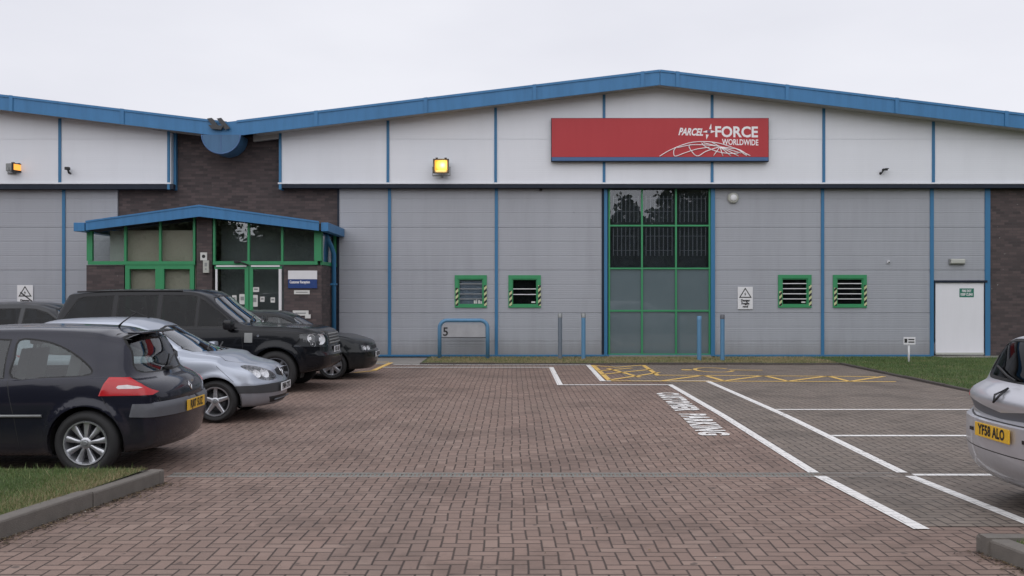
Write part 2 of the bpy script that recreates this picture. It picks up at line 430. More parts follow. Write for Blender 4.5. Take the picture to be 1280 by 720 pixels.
L(hs.outputs[0], mx.inputs[6]); L(cr.outputs[0], mx.inputs[7]); L(mx.outputs[2], bg.inputs[0]); L(bg.outputs[0], wo.inputs[0])
sd = bpy.data.lights.new('sun', 'SUN'); sd.energy = 1.2; sd.angle = R(110); sd.color = (1, .99, .985)
so = bpy.data.objects.new('sun', sd); COL.objects.link(so)
sv = Vector((math.sin(SUN_AZ) * math.cos(SUN_EL), math.cos(SUN_AZ) * math.cos(SUN_EL), math.sin(SUN_EL)))
so.rotation_euler = sv.to_track_quat('Z', 'Y').to_euler(); so.location = sv * 60
vs = scene.view_settings; vs.view_transform = 'Standard'; vs.look = 'None'; vs.gamma = 1; vs.exposure = .32; vs.use_curve_mapping = False

# ------------------------------------------------------------------ ground
def struct(name, bm, m, **k):
    return tag(mesh_obj(name, bm, m, **k), kind='structure')
WY = 25.5                                     # the wall line
bm = BM(); S = 600
vsq = [bm.verts.new(p) for p in ((-S, -S, -.35), (S, -S, -.35), (S, S, -.35), (-S, S, -.35))]; bm.faces.new(vsq)
struct('ground', bm, M['asphalt'])
def sheet(bm, xf, y0, y1, off, mi=0, step=.4):
    """ribbon between xf(y)=(xa,xb), following the fall of the paving"""
    ys = sorted(set([y0, y1] + [y for y in (6.55, 9.15, 13.15) if y0 < y < y1] + list(np.arange(y0, y1, step))))
    prev = None
    for y in ys:
        a, b = xf(y); cur = (bm.verts.new((a, y, gz(y) + off)), bm.verts.new((b, y, gz(y) + off)))
        if prev: bm.faces.new((prev[0], prev[1], cur[1], cur[0])).material_index = mi
        prev = cur
bm = BM(); sheet(bm, lambda y: (-34, 34), -40, WY + .4, 0); struct('pavement', bm, M['paving_red'])
XA = 3.04; XB = 3.92                           # the two long white lines
KX = 8.15                                     # edge of the bays
bm = BM(); sheet(bm, lambda y: (XA, KX), 6.9, 22.85, .004)
sheet(bm, lambda y: (1.55 if y < 18.3 else 2.4, XA) if y > 18.28 else (2.62, XA), 18.3, 22.85, .004)
struct('grey_pavement', bm, M['paving_grey'])
bm = BM(); sheet(bm, lambda y: (-14, PX(525, 23)), 22.95, WY - .1, .006); struct('concrete_path', bm, M['slab'])

# painted lines
def strip(bm, pts, wid, off=.009):
    """flat painted line along ground points, mitred"""
    P = []
    for (x, y), (x2, y2) in zip(pts, pts[1:]):
        n = max(1, int(math.hypot(x2 - x, y2 - y) / .5))
        P += [(x + (x2 - x) * k / n, y + (y2 - y) * k / n) for k in range(n)]
    P.append(pts[-1]); prev = None
    for i, (x, y) in enumerate(P):
        a = Vector(P[max(i - 1, 0)]); b = Vector((x, y)); c = Vector(P[min(i + 1, len(P) - 1)])
        t1 = (b - a).normalized() if (b - a).length > 0 else (c - b).normalized()
        t2 = (c - b).normalized() if (c - b).length > 0 else t1
        t = (t1 + t2).normalized(); n = Vector((-t.y, t.x)); k = 1 / max(.5, n.dot(Vector((-t1.y, t1.x))))
        p, q = b + n * wid / 2 * k, b - n * wid / 2 * k
        cur = (bm.verts.new((p.x, p.y, gz(p.y) + off)), bm.verts.new((q.x, q.y, gz(q.y) + off)))
        if prev: bm.faces.new((prev[0], prev[1], cur[1], cur[0]))
        prev = cur
g = GP
y1 = g(700, 481.5)[1]; y2 = g(700, 459.5)[1]; y3 = g(700, 476.6)[1]; y4 = g(700, 456.4)[1]
bm = BM(); strip(bm, [(g(478, 459.5)[0], y2), (g(689, 459.5)[0], y2), (g(700, 481.5)[0], y1), (XA, y1), (XA - .02, 12.5), (XA - .01, 9.24)], .11); struct('white_line', bm, M['white_paint'])
bm = BM(); strip(bm, [(XA - .01, 9.06), (XA - .01, 6.8)], .12); struct('white_line', bm, M['white_paint'])
bm = BM(); strip(bm, [(g(492, 456.4)[0], y4), (g(735, 456.4)[0], y4), (g(753, 476.4)[0], y3), (XB, y3), (XB, 9.24)], .11); struct('white_line', bm, M['white_paint'])
bm = BM(); strip(bm, [(XB, 9.06), (XB + .03, 3.2)], .11); struct('white_line', bm, M['white_paint'])
for py in (512.5, 545.3, 594.5):
    yy = g(1000, py)[1]; bm = BM(); strip(bm, [(XB + .06, yy), (KX - .05, yy)], .1); struct('white_line', bm, M['white_paint'])
# yellow hatching and the disabled bay
bm = BM(); yw = .105
def yl(*pp): strip(bm, [g(*q) for q in pp], yw, .0095)
yl((741, 456.8), (762, 476)); yl((743, 457.4), (770, 459.6), (803, 456.8)); yl((804, 456.8), (823, 470))
for pp in (((748, 464), (790, 460.5)), ((752, 468.5), (815, 462)), ((762, 475.5), (824, 466)), ((760, 461), (800, 472))): yl(*pp)
yl((823, 469.4), (1095, 471.2)); yl((764, 476.6), (1120, 477.6))
zz = [(828, 476.5), (880, 469.5), (905, 476.6), (955, 470), (985, 477), (1035, 470.5), (1062, 477.3), (1105, 471)]
for a, b in zip(zz[::2], zz[1::2]): yl(a, b)
for a, b in zip(zz[1::2], zz[2::2]): yl(a, b)
struct('yellow_hatching', bm, M['yellow_paint'])
bm = BM(); cx, cy = g(892, 462.8)
strip(bm, [(cx + .42 * math.cos(t), cy + .62 * math.sin(t)) for t in np.linspace(.5, 2 * PI - .4, 26)], .09, .0095)
strip(bm, [(cx + .35, cy), (cx + 1.0, cy - .1), (cx + 1.1, cy - .1)], .09, .0095)
cyl(bm, (cx - .62, cy, .0095), .13, .001, 14)
struct('wheelchair_marking', bm, M['yellow_paint'])
bm = BM(); strip(bm, [g(489, 453.6), g(467, 463.5)], .12, .0095); strip(bm, [g(452, 453), g(486, 453)], .1, .0095); strip(bm, [g(440, 466.5), g(466, 464)], .1, .0095)
struct('yellow_line', bm, M['yellow_paint'])
# CUSTOMER PARKING, lettered along the line (reads towards the camera, letter tops to the right)
for word, ya, yb, x0, x1 in (('CUSTOMER', g(830, 491.5)[1], g(860, 514.3)[1], g(820, 491.5)[0] + .0, g(868, 514)[0]),
                             ('PARKING', g(862, 518)[1], g(900, 545)[1], g(853, 518.5)[0] + .02, g(913, 545)[0] - .0)):
    o = text('ground_lettering', word, 1.0, M['white_paint'], Matrix.Identity(4), bold=.05, extrude=0, sp=1.2)
    co = np.empty(len(o.data.vertices) * 3); o.data.vertices.foreach_get('co', co); co = co.reshape(-1, 3)
    lo, hi = co.min(0), co.max(0); u = (co[:, 0] - lo[0]) / (hi[0] - lo[0]); v = (co[:, 1] - lo[1]) / (hi[1] - lo[1])
    ww = .42
    Y = ya + (yb - ya) * u; X = 2.53 + (Y - 11.3) / 5.0 * .2 + .40 * (v - .5)
    Z = np.array([gz(q) for q in Y]) + .0095
    o.data.vertices.foreach_set('co', np.stack([X, Y, Z], 1).ravel()); tag(o, kind='structure')

# drain channel
dr = thing('drain_channel', 'long metal drainage channel with slotted grate sunk across the block paving', 'drain', (0, 9.15, gz(9.15)))
bm = BM(); box(bm, -3.4, XB - .1, -.10, -.062, -.05, .006); box(bm, -3.4, XB - .1, .062, .10, -.05, .006); box(bm, -3.4, XB - .1, -.055, .055, -.05, -.03)
mesh_obj('channel_frame', bm, M['slab'], dr)
bm = BM(); x = -3.39
while x < 3.1:
    box(bm, x, x + .018, -.05, .05, -.03, .003); x += .042
box(bm, -3.39, 3.1, -.054, -.042, -.03, .004); box(bm, -3.39, 3.1, .042, .054, -.03, .004)
mesh_obj('grate', bm, M['grate'], dr)

# kerbs and lawns
def kerb_run(pts, h=.12, wid=.125, L=.915, m='concrete', inside=1, name='kerb'):
    bm = BM()
    for (x, y), (x2, y2) in zip(pts, pts[1:]):
        d = Vector((x2 - x, y2 - y)); n = max(1, round(d.length / L)); u = d / n; nn = Vector((-u.y, u.x)).normalized() * inside
        for k in range(n):
            p = Vector((x, y)) + u * (k + .006); q = Vector((x, y)) + u * (k + .994)
            za, zb_ = gz(p.y), gz(q.y); jz = random.uniform(-.006, .006); jn = nn * random.uniform(-.008, .008)
            b = .018
            prof = [(0, -.12), (0, h - b), (b * .3, h - b * .3), (b, h), (wid, h), (wid, -.12)]
            A = [bm.verts.new((*(p + jn + nn * s), za + t + jz)) for s, t in prof]; B = [bm.verts.new((*(q + jn + nn * s), zb_ + t + jz)) for s, t in prof]
            bm.faces.new(A); bm.faces.new(B[::-1])
            for i in range(len(prof)): bm.faces.new((A[i], B[i], B[(i + 1) % 6], A[(i + 1) % 6]))
    return struct(name, bm, M[m])
LK = [(-5.4, -4), (-4.6, 0), (-3.98, 4.0), (-3.62, 6.46), (-3.30, 8.72)]
kerb_run(LK, .135); kerb_run([(-3.30, 8.72), (-30, 8.66)], .125, .08, m='edging')
RK = [(3.14, 6.22), (3.26, 5.6), (3.7, 4.2), (4.6, 1.5), (6.2, -4)]
kerb_run(RK, .12); kerb_run([(32, 6.2), (3.14, 6.22)], .12)
kerb_run([(PX(525, 23), 22.9), (KX, 22.9)], .045, .05, m='edging'); kerb_run([(KX, 22.9), (KX, 6.3)], .05, .06, m='edging')

t = NT('lawn soil and thatch'); n1 = t.noise(1.1, 5, .6); n2 = t.noise(26, 4, .7)
c = t.mix(n2, (.035, .052, .015), (.085, .115, .035)); c = t.mix(t.ramp(n1, [(.48, 0), (.66, .75)]), c, (.17, .13, .07))
p = t.principled(Base_Color=c, Roughness=.95); t.set(p.inputs['Normal'], t.bump(n2, .8, .02)); M['lawn'] = t.mat
t = NT('grass blades'); at = t.n('ShaderNodeAttribute'); at.attribute_name = 'tint'
n1 = t.noise(1.6, 4, .6)
c = t.ramp(at.outputs['Fac'], [(0, (.05, .095, .022)), (.5, (.09, .155, .04)), (.78, (.15, .175, .06)), (1, (.30, .24, .13))])
p = t.principled(Base_Color=c, Roughness=.6); M['blades'] = t.mat
def lawn(poly, z, name='lawn'):
    bm = BM(); bm.faces.new([bm.verts.new((x, y, z)) for x, y in poly])
    return struct(name, bm, M['lawn'])
def blades(name, n, sampler, hmin, hmax, wd, dry, label_kind='stuff'):
    V = np.empty((n * 3, 3)); T = np.empty(n * 3)
    P = sampler(n); n = len(P); V = V[:n * 3]; T = T[:n * 3]
    a = rng.uniform(0, 2 * PI, n); h = rng.uniform(hmin, hmax, n) * rng.uniform(.5, 1, n); le = rng.uniform(.1, .9, n) * h; b = rng.uniform(0, 2 * PI, n)
    V[0::3] = P + np.stack([np.cos(a) * wd, np.sin(a) * wd, 0 * a], 1); V[1::3] = P - np.stack([np.cos(a) * wd, np.sin(a) * wd, 0 * a], 1)
    V[2::3] = P + np.stack([np.cos(b) * le, np.sin(b) * le, h], 1)
    patch = np.sin(P[:, 0] * 2.3 + 1.3 * np.sin(P[:, 1] * 3.1)) * np.sin(P[:, 1] * 2.7 + P[:, 0])
    tt = np.clip(rng.normal(.35, .22, n) + .18 * patch + dry(P), 0, 1); T[:] = np.repeat(tt, 3)
    me = bpy.data.meshes.new(name); me.vertices.add(n * 3); me.vertices.foreach_set('co', V.ravel())
    me.loops.add(n * 3); me.loops.foreach_set('vertex_index', np.arange(n * 3, dtype=np.int32))
    me.polygons.add(n); me.polygons.foreach_set('loop_start', np.arange(n, dtype=np.int32) * 3)
    me.update(calc_edges=True)
    at = me.attributes.new('tint', 'FLOAT', 'POINT'); at.data.foreach_set('value', T)
    me.materials.append(M['blades']); o = bpy.data.objects.new(name, me); COL.objects.link(o)
    return tag(o, kind=label_kind)
lawn([(-5.5, -4), (-4.7, 0), (-4.08, 4), (-3.72, 6.46), (-3.41, 8.62), (-30, 8.6), (-30, -4)], .105)
lx = lambda y: np.interp(y, [-4, 0, 4, 6.46, 8.7], [-5.53, -4.73, -4.11, -3.75, -3.43]) - .02
def smpl_left(n):
    y = rng.uniform(4.5, 8.6, n); x = lx(y) + .045 - rng.uniform(0, 1, n) ** 1.3 * 3.0
    return np.stack([x, y, np.full(n, .10)], 1)
blades('grass', 4000, smpl_left, .06, .11, .003, lambda P: np.full(len(P), .25))
blades('grass', 90000, smpl_left, .02, .05, .0022, lambda P: np.clip(.55 - (lx(P[:, 1]) - P[:, 0]) * .9, 0, .55) + .1)
lawn([(32, 6.1), (3.27, 6.1), (3.4, 5.55), (3.83, 4.2), (4.72, 1.5), (6.3, -4), (32, -4)], .10)
def smpl_r(n):
    y = rng.uniform(4.6, 6.08, n); x = np.interp(y, [4.2, 5.6, 6.1], [3.82, 3.4, 3.28]) + .03 + rng.uniform(0, 1.5, n)
    return np.stack([x, y, np.full(n, .095)], 1)
blades('grass', 20000, smpl_r, .02, .06, .0022, lambda P: np.full(len(P), .15))
lawn([(PX(525, 23), 22.92), (KX + .02, 22.92), (KX + .02, WY), (PX(525, 23), WY)], .03)
lawn([(KX + .02, 6.35), (30, 6.35), (30, WY), (KX + .02, WY)], .035)
def smpl_b(n):
    k = int(n * .22)
    a = np.stack([rng.uniform(PX(530, 23), KX, k), rng.uniform(22.98, WY - .25, k), np.full(k, .025)], 1)
    y = rng.uniform(15, WY - .25, n - k) ; x = KX + .1 + rng.uniform(0, 8.5, n - k)
    return np.concatenate([a, np.stack([x, y, np.full(n - k, .03)], 1)])
blades('grass', 130000, smpl_b, .03, .075, .005, lambda P: np.where(P[:, 0] < KX, .68, 0) + np.where(P[:, 1] > 25, .2, 0))
bm = BM(); box(bm, PX(1166, WY), PX(1300, WY), WY - .62, WY - .02, -.05, .055); struct('door_step', bm, M['slab'])

# the belt of trees across the road behind the camera (it shows in the glass and in the paint of the cars)
t = NT('leaves'); t.principled(Base_Color=t.mix(t.noise(.8, 4), (.045, .07, .03), (.10, .13, .06)), Roughness=.7); M['leaves'] = t.mat
n = 230000
ang = rng.uniform(R(150), R(390), n); cl_ = rng.uniform(0, 1, n); 
hh_ = 11.5 + 2.2 * np.sin(ang * 19) + 1.5 * np.sin(ang * 41 + 1) + 1.0 * np.sin(ang * 83)
rad = 55 + rng.normal(0, 2.2, n); z_ = rng.uniform(0, 1, n) ** .75 * hh_
P = np.stack([rad * np.cos(ang), rad * np.sin(ang) * .95 + 4, z_ - .3], 1)
u_ = rng.normal(size=(n, 3)); u_ /= np.linalg.norm(u_, axis=1)[:, None]; v_ = np.cross(u_, rng.normal(size=(n, 3))); v_ /= np.linalg.norm(v_, axis=1)[:, None]
sz = rng.uniform(.13, .30, n)[:, None]
V = np.empty((n * 4, 3)); V[0::4] = P - u_ * sz; V[1::4] = P + v_ * sz * .8; V[2::4] = P + u_ * sz; V[3::4] = P - v_ * sz * .8
ka = np.linspace(R(148), R(392), 160); kh = .80 * (11.5 + 2.2 * np.sin(ka * 19) + 1.5 * np.sin(ka * 41 + 1) + 1.0 * np.sin(ka * 83)) + rng.uniform(-.6, .6, 160)
kr = 56 + rng.uniform(-.8, .8, 160); core = np.empty((159 * 4, 3))
for k_ in range(159):
    for j_, (i_, top) in enumerate(((k_, 0), (k_ + 1, 0), (k_ + 1, 1), (k_, 1))):
        core[k_ * 4 + j_] = (kr[i_] * np.cos(ka[i_]), kr[i_] * np.sin(ka[i_]) * .95 + 4, kh[i_] if top else -.4)
V = np.concatenate([V, core]); n += 159
me = bpy.data.meshes.new('woodland'); me.vertices.add(n * 4); me.vertices.foreach_set('co', V.ravel()); me.loops.add(n * 4); me.loops.foreach_set('vertex_index', np.arange(n * 4, dtype=np.int32))
me.polygons.add(n); me.polygons.foreach_set('loop_start', np.arange(n, dtype=np.int32) * 4); me.update(calc_edges=True); me.materials.append(M['leaves'])
o = bpy.data.objects.new('woodland', me); COL.objects.link(o); tag(o, kind='stuff')

# wind-blown chips, leaves and grit along the kerbs and in the drain
t = NT('leaf litter'); at = t.n('ShaderNodeAttribute'); at.attribute_name = 'tint'
t.principled(Base_Color=t.ramp(at.outputs['Fac'], [(0, (.03, .022, .015)), (.5, (.11, .075, .04)), (.85, (.20, .14, .06)), (1, (.4, .38, .34))]), Roughness=.85); M['litter'] = t.mat
def litter(n, sampler, s0, s1):
    x, y = sampler(n); z = np.array([gz(q) for q in y]) + .006
    a = rng.uniform(0, 2 * PI, n); sz_ = rng.uniform(s0, s1, n) * rng.uniform(.4, 1, n); el = rng.uniform(.35, .9, n)
    V = np.empty((n * 4, 3))
    for k, (u, v) in enumerate(((-1, 0), (.1, -1), (1, .1), (-.1, .9))):
        V[k::4, 0] = x + sz_ * (u * np.cos(a) - v * el * np.sin(a)); V[k::4, 1] = y + sz_ * (u * np.sin(a) + v * el * np.cos(a)); V[k::4, 2] = z + rng.uniform(0, .008, n)
    me = bpy.data.meshes.new('leaf_litter'); me.vertices.add(n * 4); me.vertices.foreach_set('co', V.ravel()); me.loops.add(n * 4); me.loops.foreach_set('vertex_index', np.arange(n * 4, dtype=np.int32))
    me.polygons.add(n); me.polygons.foreach_set('loop_start', np.arange(n, dtype=np.int32) * 4); me.update(calc_edges=True)
    q_ = me.attributes.new('tint', 'FLOAT', 'POINT'); q_.data.foreach_set('value', np.repeat(np.clip(rng.normal(.35, .25, n), 0, 1), 4))
    me.materials.append(M['litter']); o = bpy.data.objects.new('leaf_litter', me); COL.objects.link(o); tag(o, kind='stuff')
def s_left(n):
    y = rng.uniform(4.5, 8.7, n); return np.interp(y, [4, 6.46, 8.72], [-3.98, -3.62, -3.30]) + .01 + rng.exponential(.06, n), y
def s_right(n):
    y = rng.uniform(4.6, 6.2, n); return np.interp(y, [4.2, 5.6, 6.22], [3.7, 3.26, 3.14]) - .01 - rng.exponential(.05, n), y
def s_any(n): return rng.uniform(-7, 8, n), rng.uniform(4.5, 22, n)
def s_back(n): return rng.uniform(-2.5, 8.1, n), 22.86 - rng.exponential(.06, n)
litter(1500, s_left, .006, .022); litter(500, s_right, .006, .02); litter(420, s_any, .006, .016); litter(500, s_back, .01, .03)
# ------------------------------------------------------------------ the warehouse (right gable) and its neighbour
YW = WY - .22         # white cladding stands proud of the grey
YF = WY - .75         # front of the eaves fascia
def X0(px): return PX(px, WY)
def Z0(py): return PZ(py, WY)
def XW(px): return PX(px, YW)
def ZW(py): return PZ(py, YW)
def XF(px): return PX(px, YF)
def ZF(py): return PZ(py, YF)
ZB = ZW(229.5)                                # bottom edge of the white band
wh = thing('warehouse', 'wide grey and white clad warehouse gable with blue roof fascia and tall green framed window', 'warehouse', (6, WY, 0))
wl = thing('warehouse', 'adjoining clad warehouse on the left, its blue fascia sloping down to the valley', 'warehouse', (-20, WY, 0))
def part(name, bm, m, root, **k):
    o = mesh_obj(name, bm, m, **k); o.parent = root
    o.matrix_parent_inverse = Matrix.Translation(root.location).inverted()
    return o
def sub(o, par):
    """re-hang o under par keeping its place"""
    mp = Matrix.Identity(4)
    q = par
    o.parent = par; o.matrix_parent_inverse = par.matrix_world.inverted() if False else Matrix.Identity(4)
    return o
apx, apz = XF(825), ZF(87.5)
vlx, vlz = XF(284), ZF(152.5)
slope = (apz - vlz) / (apx - vlx)
vrx = apx + (apx - vlx)
FH = .40                                       # fascia height
def zr(x): return apz - slope * abs(x - apx)   # top of the right gable
lax = vlx - (apx - vlx)                        # apex of the left gable
def zl(x): return apz - slope * abs(x - lax)
# roofs
def roof_sheet(root, xa, za, xb, zb_):
    bm = BM(); q = [(xa, za - .03), (xb, zb_ - .03), (xb, zb_ - .12), (xa, za - .12)]
    prism(bm, q, YF + .05, 62); return part('roof', bm, M['roof'], root)
roof_sheet(wh, vlx, vlz, apx, apz); roof_sheet(wh, apx, apz, vrx, zr(vrx))
roof_sheet(wl, lax, zl(lax), vlx - .01, vlz); roof_sheet(wl, lax - 11.3, zl(lax - 11.3), lax, zl(lax))
# fascias: lengths of folded sheet with a joint between each
def fascia(root, xs, zf, joints=.012):
    bm = BM()
    for a, b in zip(xs, xs[1:]):
        a += joints / 2; b -= joints / 2
        prism(bm, [(a, zf(a)), (b, zf(b)), (b, zf(b) - FH), (a, zf(a) - FH)], YF, YF + .05)
        prism(bm, [(a, zf(a) + .012), (b, zf(b) + .012), (b, zf(b) - .05), (a, zf(a) - .05)], YF - .02, YF - .002)
    for x in xs[1:-1]:
        prism(bm, [(x - .05, zf(x - .05) + .018), (x + .05, zf(x + .05) + .018), (x + .05, zf(x + .05) - FH - .004), (x - .05, zf(x - .05) - FH - .004)], YF - .026, YF - .022)
    return part('fascia', bm, M['blue'], root)
fascia(wh, [vlx + .25] + [XF(p) for p in (395, 532, 668, 803)] + [apx], zr); fascia(wh, [apx] + [XF(p) for p in (847, 984, 1121, 1258)] + [vrx], zr)
fascia(wl, [XF(p) for p in (-250, -118, 14, 153)] + [vlx - .0], zl); fascia(wl, [lax - 11.3, lax - 6, lax, XF(-250)], zl)
bm = BM(); prism(bm, [(vlx - .02, vlz - .0), (vlx + .26, zr(vlx + .26)), (vlx + .26, zr(vlx + .26) - FH), (vlx - .02, vlz - FH)], YF - .003, YF + .05); part('fascia', bm, M['blue'], wh)
# soffits
def soffit(root, xa, xb, zf, y1):
    bm = BM(); prism(bm, [(xa, zf(xa) - FH + .03), (xb, zf(xb) - FH + .03), (xb, zf(xb) - FH + .06), (xa, zf(xa) - FH + .06)], YF + .052, y1)
    part('soffit', bm, M['soffit'], root)
soffit(wh, vlx + .7, apx, zr, YW + .1); soffit(wh, apx, vrx, zr, YW + .1); soffit(wl, lax, vlx - .7, zl, YW + .1)
bm = BM(); prism(bm, [(vlx - 2.2, zl(vlx - 2.2) - FH + .02), (vlx - .3, zl(vlx - .3) - FH + .02), (vlx - .3, zl(vlx) - .15), (vlx - 2.2, zl(vlx - 2) - .15)], YW + .0, YW + .12); part('eaves_board', bm, M['soffit'], wl)
bm = BM(); prism(bm, [(vlx + .55, zr(vlx + .55) - FH + .02 - .12), (XW(349), zr(XW(349)) - FH - .10), (XW(349), zr(XW(349)) - .2), (vlx + .55, zr(vlx + .55) - .2)], YW + .0, YW + .12); part('eaves_board', bm, M['soffit'], wh)

# white band
def white_panel(root, xa, xb, zf):
    bm = BM(); ztop = lambda x: zf(x) - FH + .05
    xs = [xa + .006] + ([apx] if xa < apx < xb and root is wh else []) + [xb - .006]
    poly = [(xs[0], ZB), (xs[-1], ZB)] + [(x, ztop(x)) for x in xs[::-1]]
    zj = ZW(174)
    lo = [(xs[0], ZB), (xs[-1], ZB), (xs[-1], min(zj - .006, ztop(xs[-1]))), (xs[0], min(zj - .006, ztop(xs[0])))]
    if min(ztop(xs[0]), ztop(xs[-1])) > zj + .1:
        prism(bm, lo, YW, YW + .14); prism(bm, [(xs[0], zj + .006), (xs[-1], zj + .006)] + [(x, ztop(x)) for x in xs[::-1]], YW, YW + .14)
        box(bm, xs[0], xs[-1], YW + .012, YW + .13, zj - .01, zj + .01)
    else: prism(bm, poly, YW, YW + .14)
    part('white_wall_panel', bm, M['white_clad'], root)
WJ = [349, 485, 619.5, 755, 890, 1029.5, 1166.5, 1303, vrx / YW * F + 640 - 8]
for a, b in zip(WJ, WJ[1:]): white_panel(wh, XW(a), XW(b), zr)
WL = [lax - 11, lax - 6, lax, XW(-196), XW(-61), XW(75), XW(212.5)]
for a, b in zip(WL, WL[1:]): white_panel(wl, a, b, zl)
def trimv(root, x, w_, z0, z1, y0, y1=None, m='trim_blue', name='cover_strip'):
    bm = BM(); box(bm, x - w_ / 2, x + w_ / 2, y0, (y1 or y0 + .03), z0, z1); return part(name, bm, M[m], root)
for p_ in (485, 619.5, 755, 890, 1029.5, 1166.5, 1303):
    x = XW(p_); trimv(wh, x, .075, ZB, zr(x) - FH + .02, YW - .028)
for p_ in (-196, -61, 75): x = XW(p_); trimv(wl, x, .075, ZB, zl(x) - FH + .02, YW - .028)
trimv(wh, XW(350.5), .07, ZB - .16, zr(XW(350)) - FH + .03, YW - .03, WY + .06); trimv(wl, XW(211), .07, ZB - .16, zl(XW(211)) - FH + .03, YW - .03, YW + .1)
bm = BM(); box(bm, XW(213), XW(213) + .02, YW - .01, WY + .06, ZB - .1, zl(XW(213)) - FH); part('white_wall_panel', bm, M['white_clad'], wl)
trimv(wl, XW(213) + .06, .07, ZB - .16, zl(XW(213)) - FH + .03, WY - .06, WY + .05)
# drip flashing under the band
bm = BM(); box(bm, XW(350) - .05, vrx, YW - .035, YW + .012, ZB - .012, ZB + .028); part('drip_edge', bm, M['white_clad'], wh)
bm = BM(); box(bm, XW(350) - .05, vrx, YW - .02, WY + .05, ZB - .12, ZB - .014); part('flashing', bm, M['dark_blue'], wh)
bm = BM(); box(bm, lax - 11, XW(217), YW - .02, WY + .05, ZB - .15, ZB - .014); part('flashing', bm, M['dark_blue'], wl)
bm = BM(); box(bm, lax - 11, XW(214), YW - .035, YW + .012, ZB - .012, ZB + .028); part('drip_edge', bm, M['white_clad'], wl)

# grey horizontal panels with real joints
GZT = ZB - .12
joints_z = [Z0(y) for y in (445, 391.5, 337.5, 283.0, 229.5)]; mod = joints_z[1] - joints_z[0]
def prof_y(z):
    t = (z - joints_z[0]) / mod; k = t - round(t)
    if abs(k * mod) < .014: return .013
    t3 = t * 3; k3 = (t3 - round(t3)) * mod / 3
    return .005 if abs(k3) < .012 else 0.0
ZS = [0.0]
for k in range(0, 5):
    for s in range(3):
        zc = joints_z[0] + mod * (k + s / 3.0); hw = .014 if s == 0 else .012
        ZS += [zc - hw - .004, zc - hw + .003, zc + hw - .003, zc + hw + .004]
def grey_piece(bm, xa, xb, z0, z1):
    zs_ = sorted([z0, z1] + [z for z in ZS if z0 + 1e-3 < z < z1 - 1e-3])
    a = [bm.verts.new((xa, WY + prof_y(z), z)) for z in zs_]; b = [bm.verts.new((xb, WY + prof_y(z), z)) for z in zs_]
    for i in range(len(zs_) - 1): bm.faces.new((a[i], b[i], b[i + 1], a[i + 1]))
    for i, q in ((0, z0), (-1, z1)):
        c, d = bm.verts.new((xb, WY + .1, q)), bm.verts.new((xa, WY + .1, q)); bm.faces.new((a[i], b[i], c, d))
    for v in (a, b):
        x = v[0].co.x; c = bm.verts.new((x, WY + .1, z0)); d = bm.verts.new((x, WY + .1, z1)); bm.faces.new([c] + v + [d])
def grey_bay(root, xa, xb, holes=()):
    bm = BM(); z0 = .06
    xs = xa + .004
    for (ha, hb, hz0, hz1) in sorted(holes):
        grey_piece(bm, xs, ha, z0, GZT); grey_piece(bm, ha, hb, z0, hz0); grey_piece(bm, ha, hb, hz1, GZT); xs = hb
    grey_piece(bm, xs, xb - .004, z0, GZT)
    return part('grey_wall_panel', bm, M['grey_clad'], root)
wins = {'a': (568.5, 608.5, 344, 384.5, 'blind'), 'b': (635.5, 676, 344, 384.5, 'dark'), 'c': (972.5, 1014, 343.5, 384.5, 'dark'), 'd': (1041, 1083, 343.5, 384.5, 'dark')}
def hole(k): a, b, c, d, _ = wins[k]; return (X0(a) + .05, X0(b) - .05, Z0(d) + .05, Z0(c) - .05)
DX0, DX1, DZ = X0(1168), X0(1230.5), Z0(352)
grey_bay(wh, X0(422.5), X0(487)); grey_bay(wh, X0(487), X0(620.5), [hole('a')]); grey_bay(wh, X0(620.5), X0(754), [hole('b')])
grey_bay(wh, X0(893), X0(1028), [hole('c')]); grey_bay(wh, X0(1028), X0(1163.5), [hole('d')])
bm = BM(); grey_piece(bm, X0(1163.5) + .004, DX1 + .02, DZ + .03, GZT); part('grey_wall_panel', bm, M['grey_clad'], wh)
for p_ in (487, 620.5, 1028): trimv(wh, X0(p_), .085, .05, GZT + .01, WY - .03, WY - .002)
trimv(wh, X0(423), .05, .05, GZT + .01, WY - .02, WY - .002, m='dark_blue')
trimv(wh, X0(1164.5), .1, .05, GZT + .01, WY - .03, WY - .002); trimv(wh, X0(1234), .14, .05, GZT + .01, WY - .035, WY + .06)
trimv(wh, X0(753.4), .06, .05, GZT + .01, WY - .02, WY - .002, m='dark_blue'); trimv(wh, X0(757), .09, .05, GZT + .06, WY - .06, WY + .05)
trimv(wh, X0(890.7), .11, .05, GZT + .06, WY - .06, WY + .05)
bm = BM(); box(bm, X0(422), X0(1164), WY - .045, WY - .001, .035, .085); part('base_flashing', bm, M['trim_blue'], wh)
bm = BM(); box(bm, X0(422), X0(1166), WY - .01, WY + .2, -.2, .033); part('plinth', bm, M['edging'], wh)
# left building grey
grey_bay(wl, lax - 11, lax - 3); grey_bay(wl, lax - 3, X0(-196))
grey_bay(wl, X0(-196), X0(-58)); grey_bay(wl, X0(-58), X0(80)); grey_bay(wl, X0(80), X0(147))
for p_ in (-196, -58, 80): trimv(wl, X0(p_), .085, .05, GZT + .01, WY - .03, WY - .002)
bm = BM(); box(bm, lax - 11, X0(147), WY - .03, WY - .001, .035, .085); part('base_flashing', bm, M['trim_blue'], wl)
